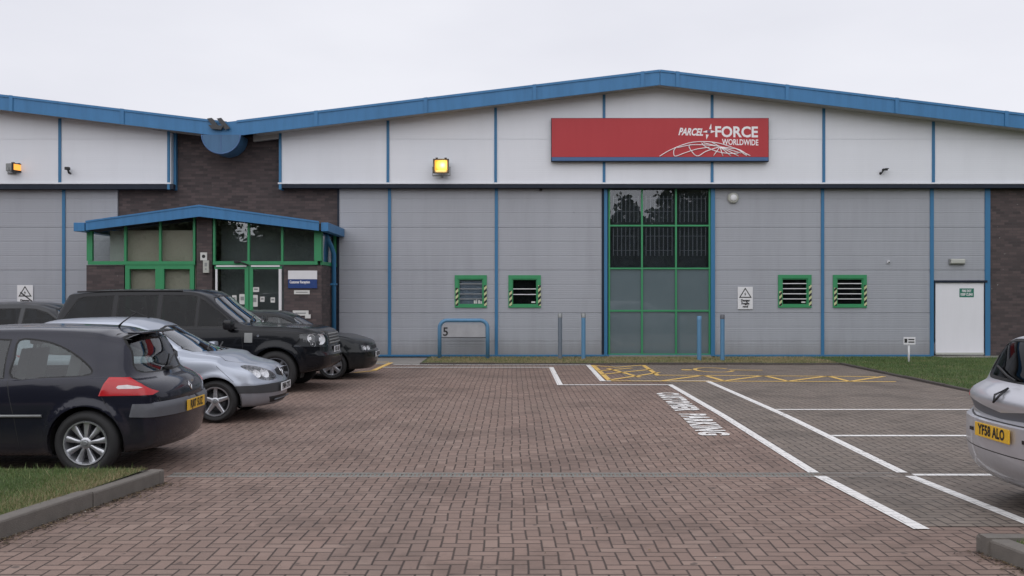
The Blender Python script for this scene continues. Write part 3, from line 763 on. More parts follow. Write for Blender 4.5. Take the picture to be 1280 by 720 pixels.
# brick walls
ztv = vlz - FH + .25
bm = BM()
prism(bm, [(X0(147), 0), (X0(422), 0), (X0(422), zr(X0(422)) - .3), (vlx, vlz - .3), (X0(147), zl(X0(147)) - .3)], WY + .06, WY + .36); part('brick_wall', bm, M['brick'], wh)
bm = BM(); box(bm, X0(1238), vrx, WY + .0, WY + .3, -.1, GZT - .002); part('brick_wall', bm, M['brick'], wh)
bm = BM(); prism(bm, [(vrx - .3, 0), (vrx, 0), (vrx, zr(vrx) - .2), (vrx - .3, zr(vrx) - .2)], WY + .31, 61); part('side_wall', bm, M['grey_clad'], wh)
bm = BM(); prism(bm, [(X0(422), GZT), (vrx, GZT), (vrx, zr(vrx) - .25), (apx, apz - .25), (X0(422), zr(X0(422)) - .25)], WY + .11, WY + .15); part('inner_lining', bm, M['dark_room'], wh)
bm = BM(); prism(bm, [(lax - 11.2, 0), (lax - 11, 0), (lax - 11, zl(lax - 11) - .2), (lax - 11.2, zl(lax - 11) - .2)], WY, 61); part('side_wall', bm, M['grey_clad'], wl)
# valley hopper with its two small brackets
hx, hz, hr = XF(276.5), ZF(168.5), .52
bm = BM(); pts = [(hx + hr * math.cos(a), hz + hr * .98 * math.sin(a)) for a in np.linspace(PI, 2 * PI, 25)]
prism(bm, pts, YF - .02, YF + .7); part('valley_hopper', bm, M['hopper'], wh)
bm = BM(); box(bm, hx - .012, hx + .012, YF - .026, YF - .021, hz - hr * .96, hz); tube(bm, [(x_, YF - .02, z_) for x_, z_ in pts], .018, 6); part('valley_hopper_rim', bm, M['sign_blue'], wh)
bm = BM()
for s, px_ in ((0, 263), (1, 275)):
    x = XF(px_); z = ZF(149)
    prism(bm, [(x - .06, z), (x + .06, z + .02), (x + .3, z - .26), (x + .17, z - .30)], YF - .1, YF + .06 - .12 * s)
prism(bm, [(XF(262), ZF(157)), (XF(281), ZF(158)), (XF(278), ZF(163)), (XF(266), ZF(162))], YF - .12, YF - .03)
part('valley_bracket', bm, M['plastic_dark'], wh)

# tall green window
for q0, q1 in ((750, 763), (886.5, 896)):
    bm = BM(); box(bm, X0(q0), X0(q1), WY + .101, WY + .16, 0, GZT + .1); part('jamb', bm, M['dark_blue'], wh)
bm = BM(); box(bm, lax - 11, vrx - .3, 61.6, 61.9, 0, vlz + 2.6); part('rear_wall', bm, M['grey_clad'], wh)
gx = [X0(761.5), X0(802.5), X0(845), X0(887)]; gzs = [Z0(y) for y in (443, 388.5, 335.5, 282, 231)]
gw = part('tall_window', (lambda bm: [box(bm, gx[0], gx[-1], WY + .0, WY + .08, gzs[-1] - .03, gzs[-1] + .05), bm][-1])(BM()), M['green'], wh)
def child(name, bm, m, par, **k):
    o = mesh_obj(name, bm, m, **k); o.parent = par
    o.matrix_parent_inverse = par.matrix_parent_inverse.copy() if False else Matrix.Identity(4)
    return o
bm = BM()
for i, x in enumerate(gx):
    w_ = .045; box(bm, x - w_ / 2, x + w_ / 2, WY - .012, WY + .07, .05, gzs[-1])
for z in gzs[:-1]: 
    box(bm, gx[0], gx[-1], WY - .008, WY + .066, z - .022, z + .022)
child('frame', bm, M['green'], gw)
for i in range(3):
    for j in range(4):
        bm = BM(); box(bm, gx[i] + .02, gx[i + 1] - .02, WY + .03, WY + .036, gzs[j] + .02, gzs[j + 1] - .02)
        child('pane', bm, M['frosted'] if j < 2 else M['glass_dark'], gw)
bm = BM()
for i in range(3):
    a, b = gx[i] + .12, gx[i + 1] - .1; n_ = 7
    for k in range(n_):
        x = a + (b - a) * k / (n_ - 1)
        for z0, z1 in ((gzs[3] + .1, gzs[4] - .3), (gzs[2] + .35, gzs[3] - .05)): box(bm, x - .010, x + .010, WY + .05, WY + .06, z0, z1)
    for z in (gzs[3] + .4, gzs[3] + .75, gzs[2] + .5, gzs[2] + .9): box(bm, a, b, WY + .0605, WY + .066, z - .006, z + .006)
child('security_grille', bm, M['grille_white'], gw)
bm = BM(); box(bm, gx[0], gx[-1], WY + .25, WY + .3, 0, gzs[-1]); child('room_beyond', bm, M['grey_room'], gw)
bm = BM(); box(bm, gx[0], gx[-1] + .05, WY - .055, WY - .02, .03, .075); child('sill', bm, M['steel'], gw)

# small green windows
for key, (a, b, c, d, kind) in wins.items():
    xa, xb, za, zb_ = X0(a), X0(b), Z0(d), Z0(c); fw = .1
    bm = BM()
    box(bm, xa, xb, WY - .035, WY + .05, zb_ - fw, zb_); box(bm, xa, xb, WY - .035, WY + .05, za, za + fw)
    box(bm, xa, xa + fw, WY - .035, WY + .05, za + fw, zb_ - fw); box(bm, xb - fw, xb, WY - .035, WY + .05, za + fw, zb_ - fw)
    wn = part('window', bm, M['green'], wh)
    bm = BM(); o_ = .03
    for q in ((xa + fw - .0, xb - fw, zb_ - fw - .03, zb_ - fw), (xa + fw, xa + fw + .03, za + fw, zb_ - fw - .03), (xb - fw - .03, xb - fw, za + fw, zb_ - fw - .03)):
        box(bm, q[0], q[1], WY - .01, WY + .03, q[2], q[3])
    child('inner_frame', bm, M['green'], wn)
    bm = BM(); box(bm, xa + fw, xb - fw, WY + .04, WY + .045, za + fw, zb_ - fw); child('pane', bm, M['glass_dark'] if kind == 'dark' else M['lens'], wn)
    bm = BM(); box(bm, xa + .02, xb - .02, WY + .075, WY + .09, za + .02, zb_ - .02); child('blind' if kind == 'blind' else 'room_beyond', bm, M['blind'] if kind == 'blind' else M['dark_room'], wn)
    hgt = zb_ - za - 2 * fw
    rows = {'a': (.2, .4, .6, .8), 'b': (.38, .60), 'c': (.2, .4, .6, .8), 'd': (.2, .4, .6, .8)}[key]
    for r_ in rows:
        z = za + fw + hgt * r_; bm = BM(); box(bm, xa + fw + .02, xb - fw - .02, WY + .0, WY + .02, z - .011, z + .011)
        child('bar', bm, M['white'] if kind == 'dark' else M['steel'], wn)
    for x, up in ((xa + fw * .62, {'a': .62, 'b': .52, 'c': .5, 'd': .62}[key]), (xb - fw * .38, .65)):
        bm = BM(); box(bm, x - .037, x + .037, WY - .039, WY - .036, za + .05, za + .05 + (zb_ - za - .1) * up * (1.1 if x > xa + .4 else 1)); child('hazard_tape', bm, M['hazard'], wn)
    if key in 'abc':
        bm = BM(); xs_ = xb - fw - .03
        if key == 'a':
            for k, (w_, h_) in enumerate(((.06, .07), (.05, .1), (.03, .14), (.05, .09))): box(bm, xs_ - .05 - k * .06, xs_ - .05 - k * .06 + w_, WY + .03, WY + .036, za + fw + .01, za + fw + .01 + h_)
        else: box(bm, xs_ - .13, xs_ - .02, WY + .03, WY + .036, za + fw + .03, za + fw + .07)
        child('sticker', bm, M['paper'], wn)

# white side door
dm = BM(); box(dm, DX0 + .03, DX1 - .02, WY - .01, WY + .04, .1, DZ - .03); dr_ = part('door', dm, M['white_door'], wh)
bm = BM(); box(bm, DX0 - .02, DX1 + .06, WY - .05, WY + .02, DZ - .03, DZ + .035); box(bm, DX1 - .018, DX1 + .04, WY - .03, WY + .03, .05, DZ - .03); child('door_frame', bm, M['dark_blue'], dr_)
bm = BM(); box(bm, DX0 + .03, DX1 - .02, WY - .03, WY - .012, .085, .14); child('weather_bar', bm, M['cream'], dr_)
bm = BM(); zx = PX(1199, WY), PX(1217, WY); zz_ = PZ(371.5, WY), PZ(360.5, WY)
box(bm, zx[0], zx[1], WY - .014, WY - .011, zz_[0], zz_[1]); sg = child('door_sign', bm, M['green_sign'], dr_)
text('door_lettering', 'FIRE EXIT\nKEEP CLEAR', .092, M['white_letter'], facing_cam(sum(zx) / 2, WY - .016, sum(zz_) / 2), dr_, bold=.002, line=1.05, xs=.68)
# ------------------------------------------------------------------ reception lobby
PY = 23.57
def QX(p): return PX(p, PY)
def QZ(p): return PZ(p, PY)
def hang(o, root):
    o.parent = root; o.matrix_parent_inverse = Matrix.Translation(root.location).inverted(); return o
lob = thing('reception_lobby', 'low brick reception lobby with green framed glazing under a shallow blue gabled roof', 'lobby', (-7.9, 24.5, 0))
FY = 23.2
ax, az = PX(249, FY), PZ(256.5, FY); lx0, lz0 = PX(107, FY), PZ(276.5, FY); rx0, rz0 = PX(398.5, FY), PZ(277, FY)
def zp(x): return az - (az - lz0) * (ax - x) / (ax - lx0) if x < ax else az - (az - rz0) * (x - ax) / (rx0 - ax)
fh = .26
bm = BM(); prism(bm, [(lx0, lz0), (ax, az), (rx0, rz0), (rx0, rz0 - .23), (ax, az - .285), (lx0, lz0 - .23)], FY, FY + .04)
prism(bm, [(lx0, lz0 + .012), (ax, az + .012), (rx0, rz0 + .012), (rx0, rz0 - .03), (ax, az - .03), (lx0, lz0 - .03)], FY - .015, FY - .002)
part('fascia', bm, M['blue'], lob)
bm = BM(); prism(bm, [(lx0, lz0 - .02), (ax, az - .02), (rx0, rz0 - .02), (rx0, rz0 - .1), (ax, az - .1), (lx0, lz0 - .1)], FY + .045, WY + .05); part('roof', bm, M['roof'], lob)
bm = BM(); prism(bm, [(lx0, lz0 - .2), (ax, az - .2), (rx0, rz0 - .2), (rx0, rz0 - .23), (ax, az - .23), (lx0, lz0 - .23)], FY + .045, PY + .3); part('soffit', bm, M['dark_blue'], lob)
# gutters run back along both eaves
for x0_, x1_, nm in ((rx0 + .05, PX(430, 25.4), 'r'), (lx0 - .32, lx0 - .04, 'l')):
    bm = BM(); z1 = rz0; box(bm, x0_, x1_, FY + .03, WY - .02, z1 - .24, z1 - .02, bev=.01)
    gt = part('gutter', bm, M['blue'], lob)
bm = BM(); box(bm, rx0 - .0, rx0 + .045, FY + .05, WY, rz0 - .2, rz0 - .04); part('eaves_gap', bm, M['black'], lob)
# downpipe
dx = PX(419.5, 25.0)
bm = BM(); tube(bm, [(dx - .12, 24.35, rz0 - .22), (dx - .10, 24.4, rz0 - .36), (dx - .04, 24.6, rz0 - .55), (dx, 24.75, rz0 - .75), (dx, 24.75, .06)], .062, 12)
dp = part('downpipe', bm, M['trim_blue'], lob)
bm = BM()
for z in (2.0,): box(bm, dx - .08, dx + .08, 24.68, 24.83, z, z + .05)
child('pipe_clip', bm, M['trim_blue'], dp)
rc = QX(402)                                    # right corner
ztr = QZ(328.5)                                 # transom
lc = QX(108)
# brick: low walls, pier, right wall and side wall
bm = BM(); box(bm, lc, QX(155), PY, PY + .22, -.1, ztr - .06); box(bm, QX(155), QX(244), PY, PY + .22, -.1, .85); box(bm, lc, lc + .22, PY + .23, WY, -.1, ztr - .06); part('brick_wall', bm, M['brick'], lob)
bm = BM(); box(bm, QX(244) + .04, QX(266.5) - .03, PY - .01, PY + .3, -.1, zp(QX(255)) - .25); part('brick_pier', bm, M['brick'], lob)
bm = BM(); box(bm, QX(355), rc, PY, PY + .22, -.1, ztr - .06); box(bm, rc - .22, rc, PY + .221, WY + .04, -.1, ztr - .06); part('brick_wall', bm, M['brick'], lob)
# green frames
def bar(bm, xa, xb, za, zb_, y0=None, y1=None): box(bm, xa, xb, (PY - .03) if y0 is None else y0, (PY + .06) if y1 is None else y1, za, zb_)
def glaze(name, mull, z0, ztopf, m='glass_clear', w_=.055, pn='pane'):
    bm = BM(); xa, xb = mull[0], mull[-1]
    for x in mull: bar(bm, x - w_ / 2, x + w_ / 2, z0, zp(x) - .22)
    bar(bm, xa - w_ / 2, xb + w_ / 2, z0 - .05, z0 + .04, PY - .045, PY + .07)
    fr = part(name, bm, M['green'], lob)
    for a, b in zip(mull, mull[1:]):
        bm = BM(); prism(bm, [(a + .02, z0 + .03), (b - .02, z0 + .03), (b - .02, zp(b) - .21), (a + .02, zp(a) - .21)], PY + .01, PY + .02); child('pane', bm, M[m], fr)
    return fr
glaze('window', [QX(112), QX(157), QX(200.5), QX(243)], ztr, zp)
glaze('window', [QX(268), QX(311), QX(353), QX(396)], ztr, zp)
bm = BM(); box(bm, QX(109), QX(116), PY - .034, PY + .06, ztr + .05, zp(QX(112)) - .22); part('corner_post', bm, M['green'], lob); bm = BM(); box(bm, QX(393), rc, PY - .034, PY + .06, ztr + .05, zp(QX(396)) - .2); part('corner_post', bm, M['green'], lob)
# side glazing
bm = BM(); box(bm, rc - .05, rc + .02, PY + .065, WY, ztr - .05, ztr + .04); box(bm, rc - .05, rc + .01, WY - .08, WY, ztr + .04, rz0 - .2); box(bm, rc - .05, rc + .01, PY + .06, PY + .12, ztr + .04, rz0 - .2)
sw = part('side_window', bm, M['green'], lob)
bm = BM(); box(bm, rc - .03, rc - .02, PY + .12, WY - .08, ztr + .04, rz0 - .2); child('pane', bm, M['glass_clear'], sw)
# lower windows left of the pier
for a, b, kind in ((157, 200, 'beige'), (200, 243, 'dark')):
    xa, xb = QX(a), QX(b); z0, z1 = .85, ztr - .05
    bm = BM(); k = .11
    bar(bm, xa, xb, z1 - k, z1); bar(bm, xa, xb, z0, z0 + k); bar(bm, xa, xa + k, z0 + k, z1 - k); bar(bm, xb - k, xb, z0 + k, z1 - k)
    fr = part('window', bm, M['green'], lob)
    bm = BM(); bar(bm, xa + k, xb - k, z0 + k, z1 - k, PY + .01, PY + .02); child('pane', bm, M['glass_clear'], fr)
# entrance doors
da, dm_, db = QX(268), QX(311.5), QX(353)
for a, b, s in ((da, dm_, 0), (dm_, db, 1)):
    z0, z1 = .02, ztr - .06
    bm = BM(); k = .07
    bar(bm, a + .01, b - .01, z1 - .1, z1 - .02, PY - .02, PY + .03); bar(bm, a + .01, b - .01, z0, z0 + .18, PY - .02, PY + .03)
    if s == 0: bar(bm, b - .11, b - .01, z0 + .18, z1 - .1, PY - .02, PY + .03)
    else: bar(bm, a + .01, a + .10, z0 + .18, z1 - .1, PY - .02, PY + .03)
    d_ = part('entrance_door', bm, M['green'], lob)
    bm = BM()
    if s == 0: bar(bm, a + .03, a + .08, z0 + .18, z1 - .1, PY - .02, PY + .03)
    else: bar(bm, b - .09, b - .02, z0 + .18, z1 - .1, PY - .02, PY + .03)
    bar(bm, a + .06, b - .06, z1 - .045, z1 - .005, PY - .05, PY - .022)
    child('door_edge', bm, M['white'], d_)
    bm = BM(); bar(bm, a + .08, b - .09, z0 + .18, z1 - .1, PY, PY + .008); child('pane', bm, M['glass_clear'], d_)
    for px_, py_, w_, h_ in (((293, 374, .11, .2), (303, 374, .15, .26)) if s == 0 else ((318.5, 376, .15, .3), (320, 362, .16, .12), (328, 374, .11, .13), (341, 375, .11, .13))):
        x, z = QX(px_), QZ(py_); bm = BM(); box(bm, x - w_ / 2, x + w_ / 2, PY - .006, PY - .002, z - h_ / 2, z + h_ / 2)
        nn = child('notice', bm, M['paper'], d_)
        bm = BM(); box(bm, x - w_ * .3, x + w_ * .3, PY - .009, PY - .007, z - h_ * .1, z + h_ * .25); child('notice_print', bm, M['steel'], d_)
bm = BM(); tube(bm, [(QX(297), PY - .06, QZ(327)), (QX(303), PY - .14, QZ(328)), (QX(312), PY - .10, QZ(332))], .022, 8); box(bm, QX(294), QX(301), PY - .12, PY - .03, QZ(329), QZ(325.5), bev=.01)
part('door_sensor', bm, M['black'], lob)
# inside of the lobby
bm = BM(); box(bm, QX(157), QX(243), PY + .14, PY + .18, 0, 3.4); part('inner_wall', bm, M['beige'], lob)
bm = BM(); box(bm, lc + .3, rc - .3, PY + .3, WY, .0, .02); part('inner_floor', bm, M['plastic_dark'], lob)
bm = BM(); box(bm, QX(268), rc - .25, PY + .55, PY + .6, 0, 3.6); part('inner_wall', bm, M['grey_room'], lob)
bm = BM(); box(bm, QX(131), QX(149), PY + .3, PY + .33, 2.3, 3.4); part('inner_panel', bm, M['paper'], lob)

# ------------------------------------------------------------------ signs and fittings on the walls
def board(root, name, a, b, t_, bt, y, d, m, **k):
    bm = BM(); box(bm, PX(a, y), PX(b, y), y, y + d, PZ(bt, y), PZ(t_, y), **k); return part(name, bm, M[m], root)
# big red sign
SY = YW - .17
sr = thing('company_sign', 'long red sign board with white lettering and globe above the tall green window', 'sign', (PX(825, SY), SY, PZ(202, SY)))
bm = BM(); box(bm, PX(689, SY), PX(961, SY), SY, SY + .12, PZ(202, SY), PZ(147.5, SY)); part('sign_board', bm, M['dark_blue'], sr)
bm = BM(); box(bm, PX(689.6, SY), PX(960.4, SY), SY - .012, SY - .001, PZ(196.3, SY), PZ(148, SY)); pn = part('red_panel', bm, M['red_sign'], sr)
bm = BM(); box(bm, PX(689.6, SY), PX(960.4, SY), SY - .014, SY - .001, PZ(201, SY), PZ(196.5, SY)); part('blue_strip', bm, M['sign_blue'], sr)
LY = SY - .016
def sp(px, py): return PX(px, LY), PZ(py, LY)
def word(name, body, x0, x1, yt, yb, shear=0, bold=.0, m='white_letter', rot=0, root=None):
    o = text(name, body, 1, M[m], Matrix.Identity(4), bold=bold, shear=shear, extrude=.0)
    n_ = len(o.data.vertices); co = np.empty(n_ * 3); o.data.vertices.foreach_get('co', co); co = co.reshape(-1, 3)
    lo, hi = co.min(0), co.max(0); u = (co[:, 0] - lo[0]) / (hi[0] - lo[0]); v = (co[:, 1] - lo[1]) / (hi[1] - lo[1])
    X = PX(x0, LY) + (PX(x1, LY) - PX(x0, LY)) * u; Z = PZ(yb, LY) + (PZ(yt, LY) - PZ(yb, LY)) * v + rot * u
    o.data.vertices.foreach_set('co', np.stack([X, np.full(n_, LY + .002), Z], 1).ravel()); o.data.update()
    return hang(o, root)
word('sign_lettering', 'PARCEL', 848, 879, 159.5, 169, shear=.35, bold=.035, root=sr, rot=-.02)
word('sign_lettering', 'FORCE', 894, 947.5, 157.5, 171.5, shear=0, bold=.03, root=sr, rot=-.01)
word('sign_lettering', 'WORLDWIDE', 902.5, 948, 173.5, 181, bold=.022, root=sr, rot=-.02)
bm = BM()
def poly(pts): bm.faces.new([bm.verts.new((PX(a, LY), LY, PZ(b, LY))) for a, b in pts])
poly([(889, 154.3), (886.2, 161.3), (889.4, 161.6)]); poly([(883, 174.5), (882.4, 168), (886, 168.4)]); poly([(877.8, 165), (884, 162.8), (884, 166)]); poly([(894.8, 164.4), (888.5, 162.6), (888.3, 166.4)])
o = part('compass_star', bm, M['white_letter'], sr)
bm = BM(); tube(bm, [(PX(a, LY), LY, PZ(b, LY)) for a, b in ((884.4, 163), (887.8, 166.5))], .009, 5); tube(bm, [(PX(a, LY), LY, PZ(b, LY)) for a, b in ((884.4, 166.2), (888, 163))], .009, 5); part('compass_cross', bm, M['sign_blue'], sr)
bm = BM(); r_ = .015
def curve(pts, n=14):
    P = [Vector(p).to_3d() for p in pts]; out = []
    for i in range(len(P) - 1):
        p0, p1, p2, p3 = P[max(i - 1, 0)], P[i], P[i + 1], P[min(i + 2, len(P) - 1)]
        for k in range(n):
            t = k / n; out.append(.5 * ((2 * p1) + (p2 - p0) * t + (2 * p0 - 5 * p1 + 4 * p2 - p3) * t * t + (3 * p1 - p0 - 3 * p2 + p3) * t ** 3))
    out.append(P[-1]); tube(bm, [(PX(q.x, LY), LY, PZ(q.y, LY)) for q in out], r_, 4)
def cz(a, b): return (830 + a / 9.14, 140 + b / 9.14)
curve([(824.5, 195.3), cz(80, 430), cz(280, 355), cz(470, 338), cz(650, 362), cz(830, 425), cz(985, 500)], 6)
curve([cz(150, 408), cz(300, 378), cz(450, 376), cz(640, 392)], 5)
curve([cz(145, 400), cz(112, 440), cz(125, 505), cz(230, 470), cz(360, 428), cz(520, 402)], 5)
curve([cz(300, 370), cz(290, 410), cz(375, 503), cz(480, 450), cz(630, 400)], 5)
curve([cz(430, 350), cz(470, 395), cz(600, 450), cz(720, 472), cz(850, 470)], 5)
curve([cz(850, 430), cz(900, 470), cz(945, 500)], 4); curve([cz(800, 412), cz(880, 440), cz(950, 490)], 4)
for e in ((565, 500), (672, 503), (765, 503), (850, 503), (880, 470), (800, 420), (545, 345), (450, 352)): curve([cz(640, 398), cz(*e)], 3)
part('globe_emblem', bm, M['white_letter'], sr)

# lit flood lamps
def flood(px, py, y, rz, label, glow, wd=.42):
    x, z = PX(px, y), PZ(py, y)
    t_ = thing('flood_light', label, 'flood light', (x, YW, z), rz, 'lit flood lights on the white band')
    L_ = lambda n, bm, m: (lambda o: (setattr(o, 'parent', t_), o)[1])(mesh_obj(n, bm, m))
    bm = BM(); box(bm, -.2, .2, -.34, -.10, -.17, .19, bev=.02); ho = L_('housing', bm, M['steel'])
    bm = BM(); box(bm, -.17, .17, -.352, -.342, -.11, .16); L_('lamp_glass', bm, glow)
    bm = BM(); box(bm, -.215, -.165, -.365, -.33, -.19, .2); box(bm, .165, .215, -.365, -.33, -.19, .2); box(bm, -.164, .164, -.365, -.33, .165, .2); box(bm, -.164, .164, -.37, -.33, -.19, -.115)
    for s in (-.12, .12): box(bm, s - .03, s + .03, -.34, -.26, .2, .235)
    L_('rim', bm, M['black'])
    bm = BM(); tube(bm, [(-.235, -.22, 0), (-.235, -.22, -.24), (.235, -.22, -.24), (.235, -.22, 0)], .016, 6); tube(bm, [(0, -.22, -.24), (0, 0, -.24)], .03, 6); L_('bracket', bm, M['steel'])
    return t_
flood(552.5, 210, YW, 0, 'square flood light glowing yellow, above the grey panels right of the lobby', M['lamp_glow'])
fl = flood(10, 210.5, YW, R(72), 'angled flood light glowing orange at the far left of the white band', M['lamp_glow_dim'])
fl.scale = (.85, .95, .6)
for (px, py, col, e) in ((552.5, 210, (1, .6, .18), 9),):
    ld = bpy.data.lights.new('flood_lamp', 'AREA'); ld.energy = e; ld.color = col; ld.size = .3
    lo_ = bpy.data.objects.new('flood_lamp', ld); COL.objects.link(lo_); lo_.location = (PX(px, YW), YW - .4, PZ(py, YW)); lo_.rotation_euler = (R(90), 0, 0)

def on_wall(name, label, cat, px, py, y, group=None):
    return thing(name, label, cat, (PX(px, y), y, PZ(py, y)), 0, group)
def L2(t_, n, bm, m, **k):
    o = mesh_obj(n, bm, M[m], **k); o.parent = t_; return o
# cctv
c_ = on_wall('cctv_camera', 'small black cctv camera on the white band right of the red sign', 'camera', 1103, 214, YW)
bm = BM(); box(bm, -.09, .16, -.28, -.14, .0, .09, bev=.015); box(bm, .02, .2, -.3, -.13, .07, .1); L2(c_, 'camera_body', bm, 'black'); bm = BM(); tube(bm, [(-.05, -.2, 0), (-.09, -.12, -.09), (-.1, 0, -.1)], .035, 8); cyl(bm, (-.1, -.02, -.1), .06, .02, 14, axis='y'); L2(c_, 'arm', bm, 'black'); c_.scale = (.55, .6, .6)
c_ = on_wall('cctv_camera', 'tiny black cctv camera under the left gable, above the lobby end', 'camera', 88, 212, YW)
bm = BM(); box(bm, -.07, .05, -.2, -.1, -.03, .05, bev=.012); L2(c_, 'camera_body', bm, 'black'); bm = BM(); tube(bm, [(0, -.13, -.03), (0, -.08, -.1), (0, 0, -.1)], .028, 8); L2(c_, 'arm', bm, 'black')
# round alarm sounder
c_ = on_wall('alarm_sounder', 'round white alarm sounder beside the top of the tall green window', 'alarm', 916, 247.5, WY)
bm = BM(); m_ = Matrix.Rotation(PI, 4, 'Z'); rr_ = lathe(bm, [(.155, 0), (.155, .05), (.13, .085), (.1, .09)], 28, m_); bm.faces.new(rr_[-1]); L2(c_, 'casing', bm, 'cream', smooth=35)
bm = BM(); rr_ = lathe(bm, [(.09, .088), (.085, .12), (.04, .14)], 24, m_); bm.faces.new(rr_[-1]); L2(c_, 'dome', bm, 'white', smooth=35)
# bulkhead over the door and the small grey sensor
c_ = on_wall('bulkhead_light', 'flat cream bulkhead light above the white side door', 'light', 1195.5, 327, WY)
bm = BM(); box(bm, -.22, .22, -.05, 0, -.09, .08, bev=.012); L2(c_, 'base', bm, 'steel'); bm = BM(); box(bm, -.2, .2, -.12, -.05, -.06, .07, bev=.03); L2(c_, 'diffuser', bm, 'cream')
c_ = on_wall('wall_sensor', 'tiny grey sensor high on the grey panel near the side door', 'sensor', 1110, 327.5, WY)
bm = BM(); box(bm, -.03, .03, -.06, 0, -.04, .04, bev=.01); L2(c_, 'casing', bm, 'white'); bm = BM(); cyl(bm, (0, -.08, -.01), .02, .03, 10, axis='y'); L2(c_, 'lens', bm, 'black')
c_ = on_wall('wall_sensor', 'small black box under the flashing left of the tall window', 'sensor', 676.5, 236.5, WY)
bm = BM(); box(bm, -.05, .03, -.07, 0, -.05, .03, bev=.01); L2(c_, 'casing', bm, 'black'); bm = BM(); cyl(bm, (-.01, -.1, -.02), .018, .03, 10, axis='y'); L2(c_, 'lens', bm, 'black')
# warning signs
def warn(px, py, w_, h_, y, label, lines):
    t_ = on_wall('warning_sign', label, 'sign', px, py, y, None)
    bm = BM(); box(bm, -w_ / 2, w_ / 2, -.03, -.012, -h_ / 2, h_ / 2, bev=.006); bd = L2(t_, 'board', bm, 'white')
    s = w_ * .42; zc = h_ / 2 - w_ * .48
    tri = lambda k, y_: [(-s * k, y_, zc - s * .58 * k), (s * k, y_, zc - s * .58 * k), (0, y_, zc + s * 1.02 * k)]
    bm = BM(); a = [bm.verts.new(p) for p in tri(1, -.033)]; b = [bm.verts.new(p) for p in tri(.74, -.033)]
    for i in range(3): bm.faces.new((a[i], a[(i + 1) % 3], b[(i + 1) % 3], b[i]))
    L2(t_, 'triangle', bm, 'black')
    bm = BM(); bolt = [(.03, .30), (-.2, -.04), (-.02, 0), (-.1, -.34), (.18, .06), (.01, .03)]
    bm.faces.new([bm.verts.new((a_ * s, -.033, zc + b_ * s)) for a_, b_ in bolt]); L2(t_, 'bolt_symbol', bm, 'black')
    o = text('sign_lettering', lines, w_ * .2, M['black'], facing_cam(0, -.034, (zc - s * .58 - h_ / 2) / 2 + .0), t_, bold=.004, line=1.0)
    return t_
warn(931.3, 372.5, .42, .62, WY, 'white warning sign with black triangle between the tall window and the next small window', 'Danger\nFragile\nroof')
warn(32, 368.5, .44, .54, WY, 'white warning sign with black triangle on the left grey wall above the far car', 'Danger')
# signs on the lobby brick
c_ = on_wall('lobby_sign', 'white and blue reception sign on the brick right of the lobby doors', 'sign', 378.5, 349, PY)
wq = .37; bm = BM(); box(bm, -wq, wq, -.03, -.002, 0, .22); bd = L2(c_, 'white_board', bm, 'white'); bm = BM(); box(bm, -wq, wq, -.03, -.002, -.23, -.003); bd = L2(c_, 'blue_board', bm, 'navy')
o = text('sign_lettering', 'Customer Reception', .098, M['white_letter'], facing_cam(-.07, -.033, -.075), c_, bold=.003, xs=.62)
c_ = on_wall('small_plate', 'small pale plate just under the blue lobby sign', 'plate', 377.5, 365.3, PY); bm = BM(); box(bm, -.2, .2, -.02, -.002, -.05, .05); L2(c_, 'plate', bm, 'paper'); bm = BM(); box(bm, -.15, .15, -.024, -.021, -.01, .012); L2(c_, 'print', bm, 'steel')
c_ = on_wall('letter_box', 'pale letter plate low on the lobby brick behind the black car', 'letter box', 377, 393, PY); bm = BM(); box(bm, -.22, .18, -.03, -.002, -.03, .1); box(bm, .1, .24, -.05, -.031, -.1, .0); L2(c_, 'plate', bm, 'paper'); bm = BM(); box(bm, -.15, .12, -.034, -.031, .02, .045); L2(c_, 'flap', bm, 'steel')
c_ = on_wall('wall_notice', 'small white square notice on the brick pier of the lobby', 'notice', 255, 320.5, PY); bm = BM(); box(bm, -.085, .085, -.03, -.012, -.1, .1); L2(c_, 'board', bm, 'paper'); bm = BM(); cyl(bm, (0, -.034, .0), .045, .003, 14, axis='y'); L2(c_, 'print', bm, 'black')
c_ = on_wall('intercom', 'tall pale intercom box on the brick pier under the square notice', 'intercom', 258.5, 333, PY); bm = BM(); box(bm, -.075, .075, -.08, -.012, -.17, .15, bev=.012); L2(c_, 'casing', bm, 'cream'); bm = BM(); box(bm, -.03, .03, -.084, -.081, .0, .09); box(bm, -.02, .02, -.084, -.081, -.09, -.05); L2(c_, 'keypad', bm, 'steel')
# ------------------------------------------------------------------ posts and barrier
def bollard(px, pyt, y, label, m, capc):
    h_ = PZ(pyt, y); t_ = thing('bollard', label, 'bollard', (PX(px, y), y, 0), 0, 'thin posts standing along the wall')
    bm = BM(); rr_ = lathe(bm, [(.057, -.05), (.057, h_ - .06)], 18, None, 0, 'z'); L2(t_, 'post', bm, m)
    bm = BM(); rr_ = lathe(bm, [(.06, h_ - .12), (.06, h_ - .012), (.045, h_)], 18, None, 0, 'z'); bm.faces.new(rr_[-1]); L2(t_, 'cap', bm, capc)
    return t_
bollard(700, 391.5, 24.6, 'grey blue post, leftmost of the four thin posts', 'post_grey' if 'post_grey' in M else 'steel', 'steel')
bollard(729.3, 391.5, 24.6, 'thin blue post just left of the tall green window', 'post_blue', 'steel')
bollard(874, 395, 24.0, 'plain blue post standing in front of the tall green window', 'post_blue', 'post_blue')
bollard(903, 393, 24.0, 'dark capped blue post just right of the tall green window', 'post_blue', 'plastic_grey')
hb = thing('hoop_barrier', 'blue tubular hoop barrier with a grey board numbered 5 against the grey wall', 'barrier', (PX(579.5, 24.7), 24.7, 0))
xa, xb, zt_ = PX(549.5, 24.7) - hb.location.x, PX(609.5, 24.7) - hb.location.x, PZ(400.5, 24.7)
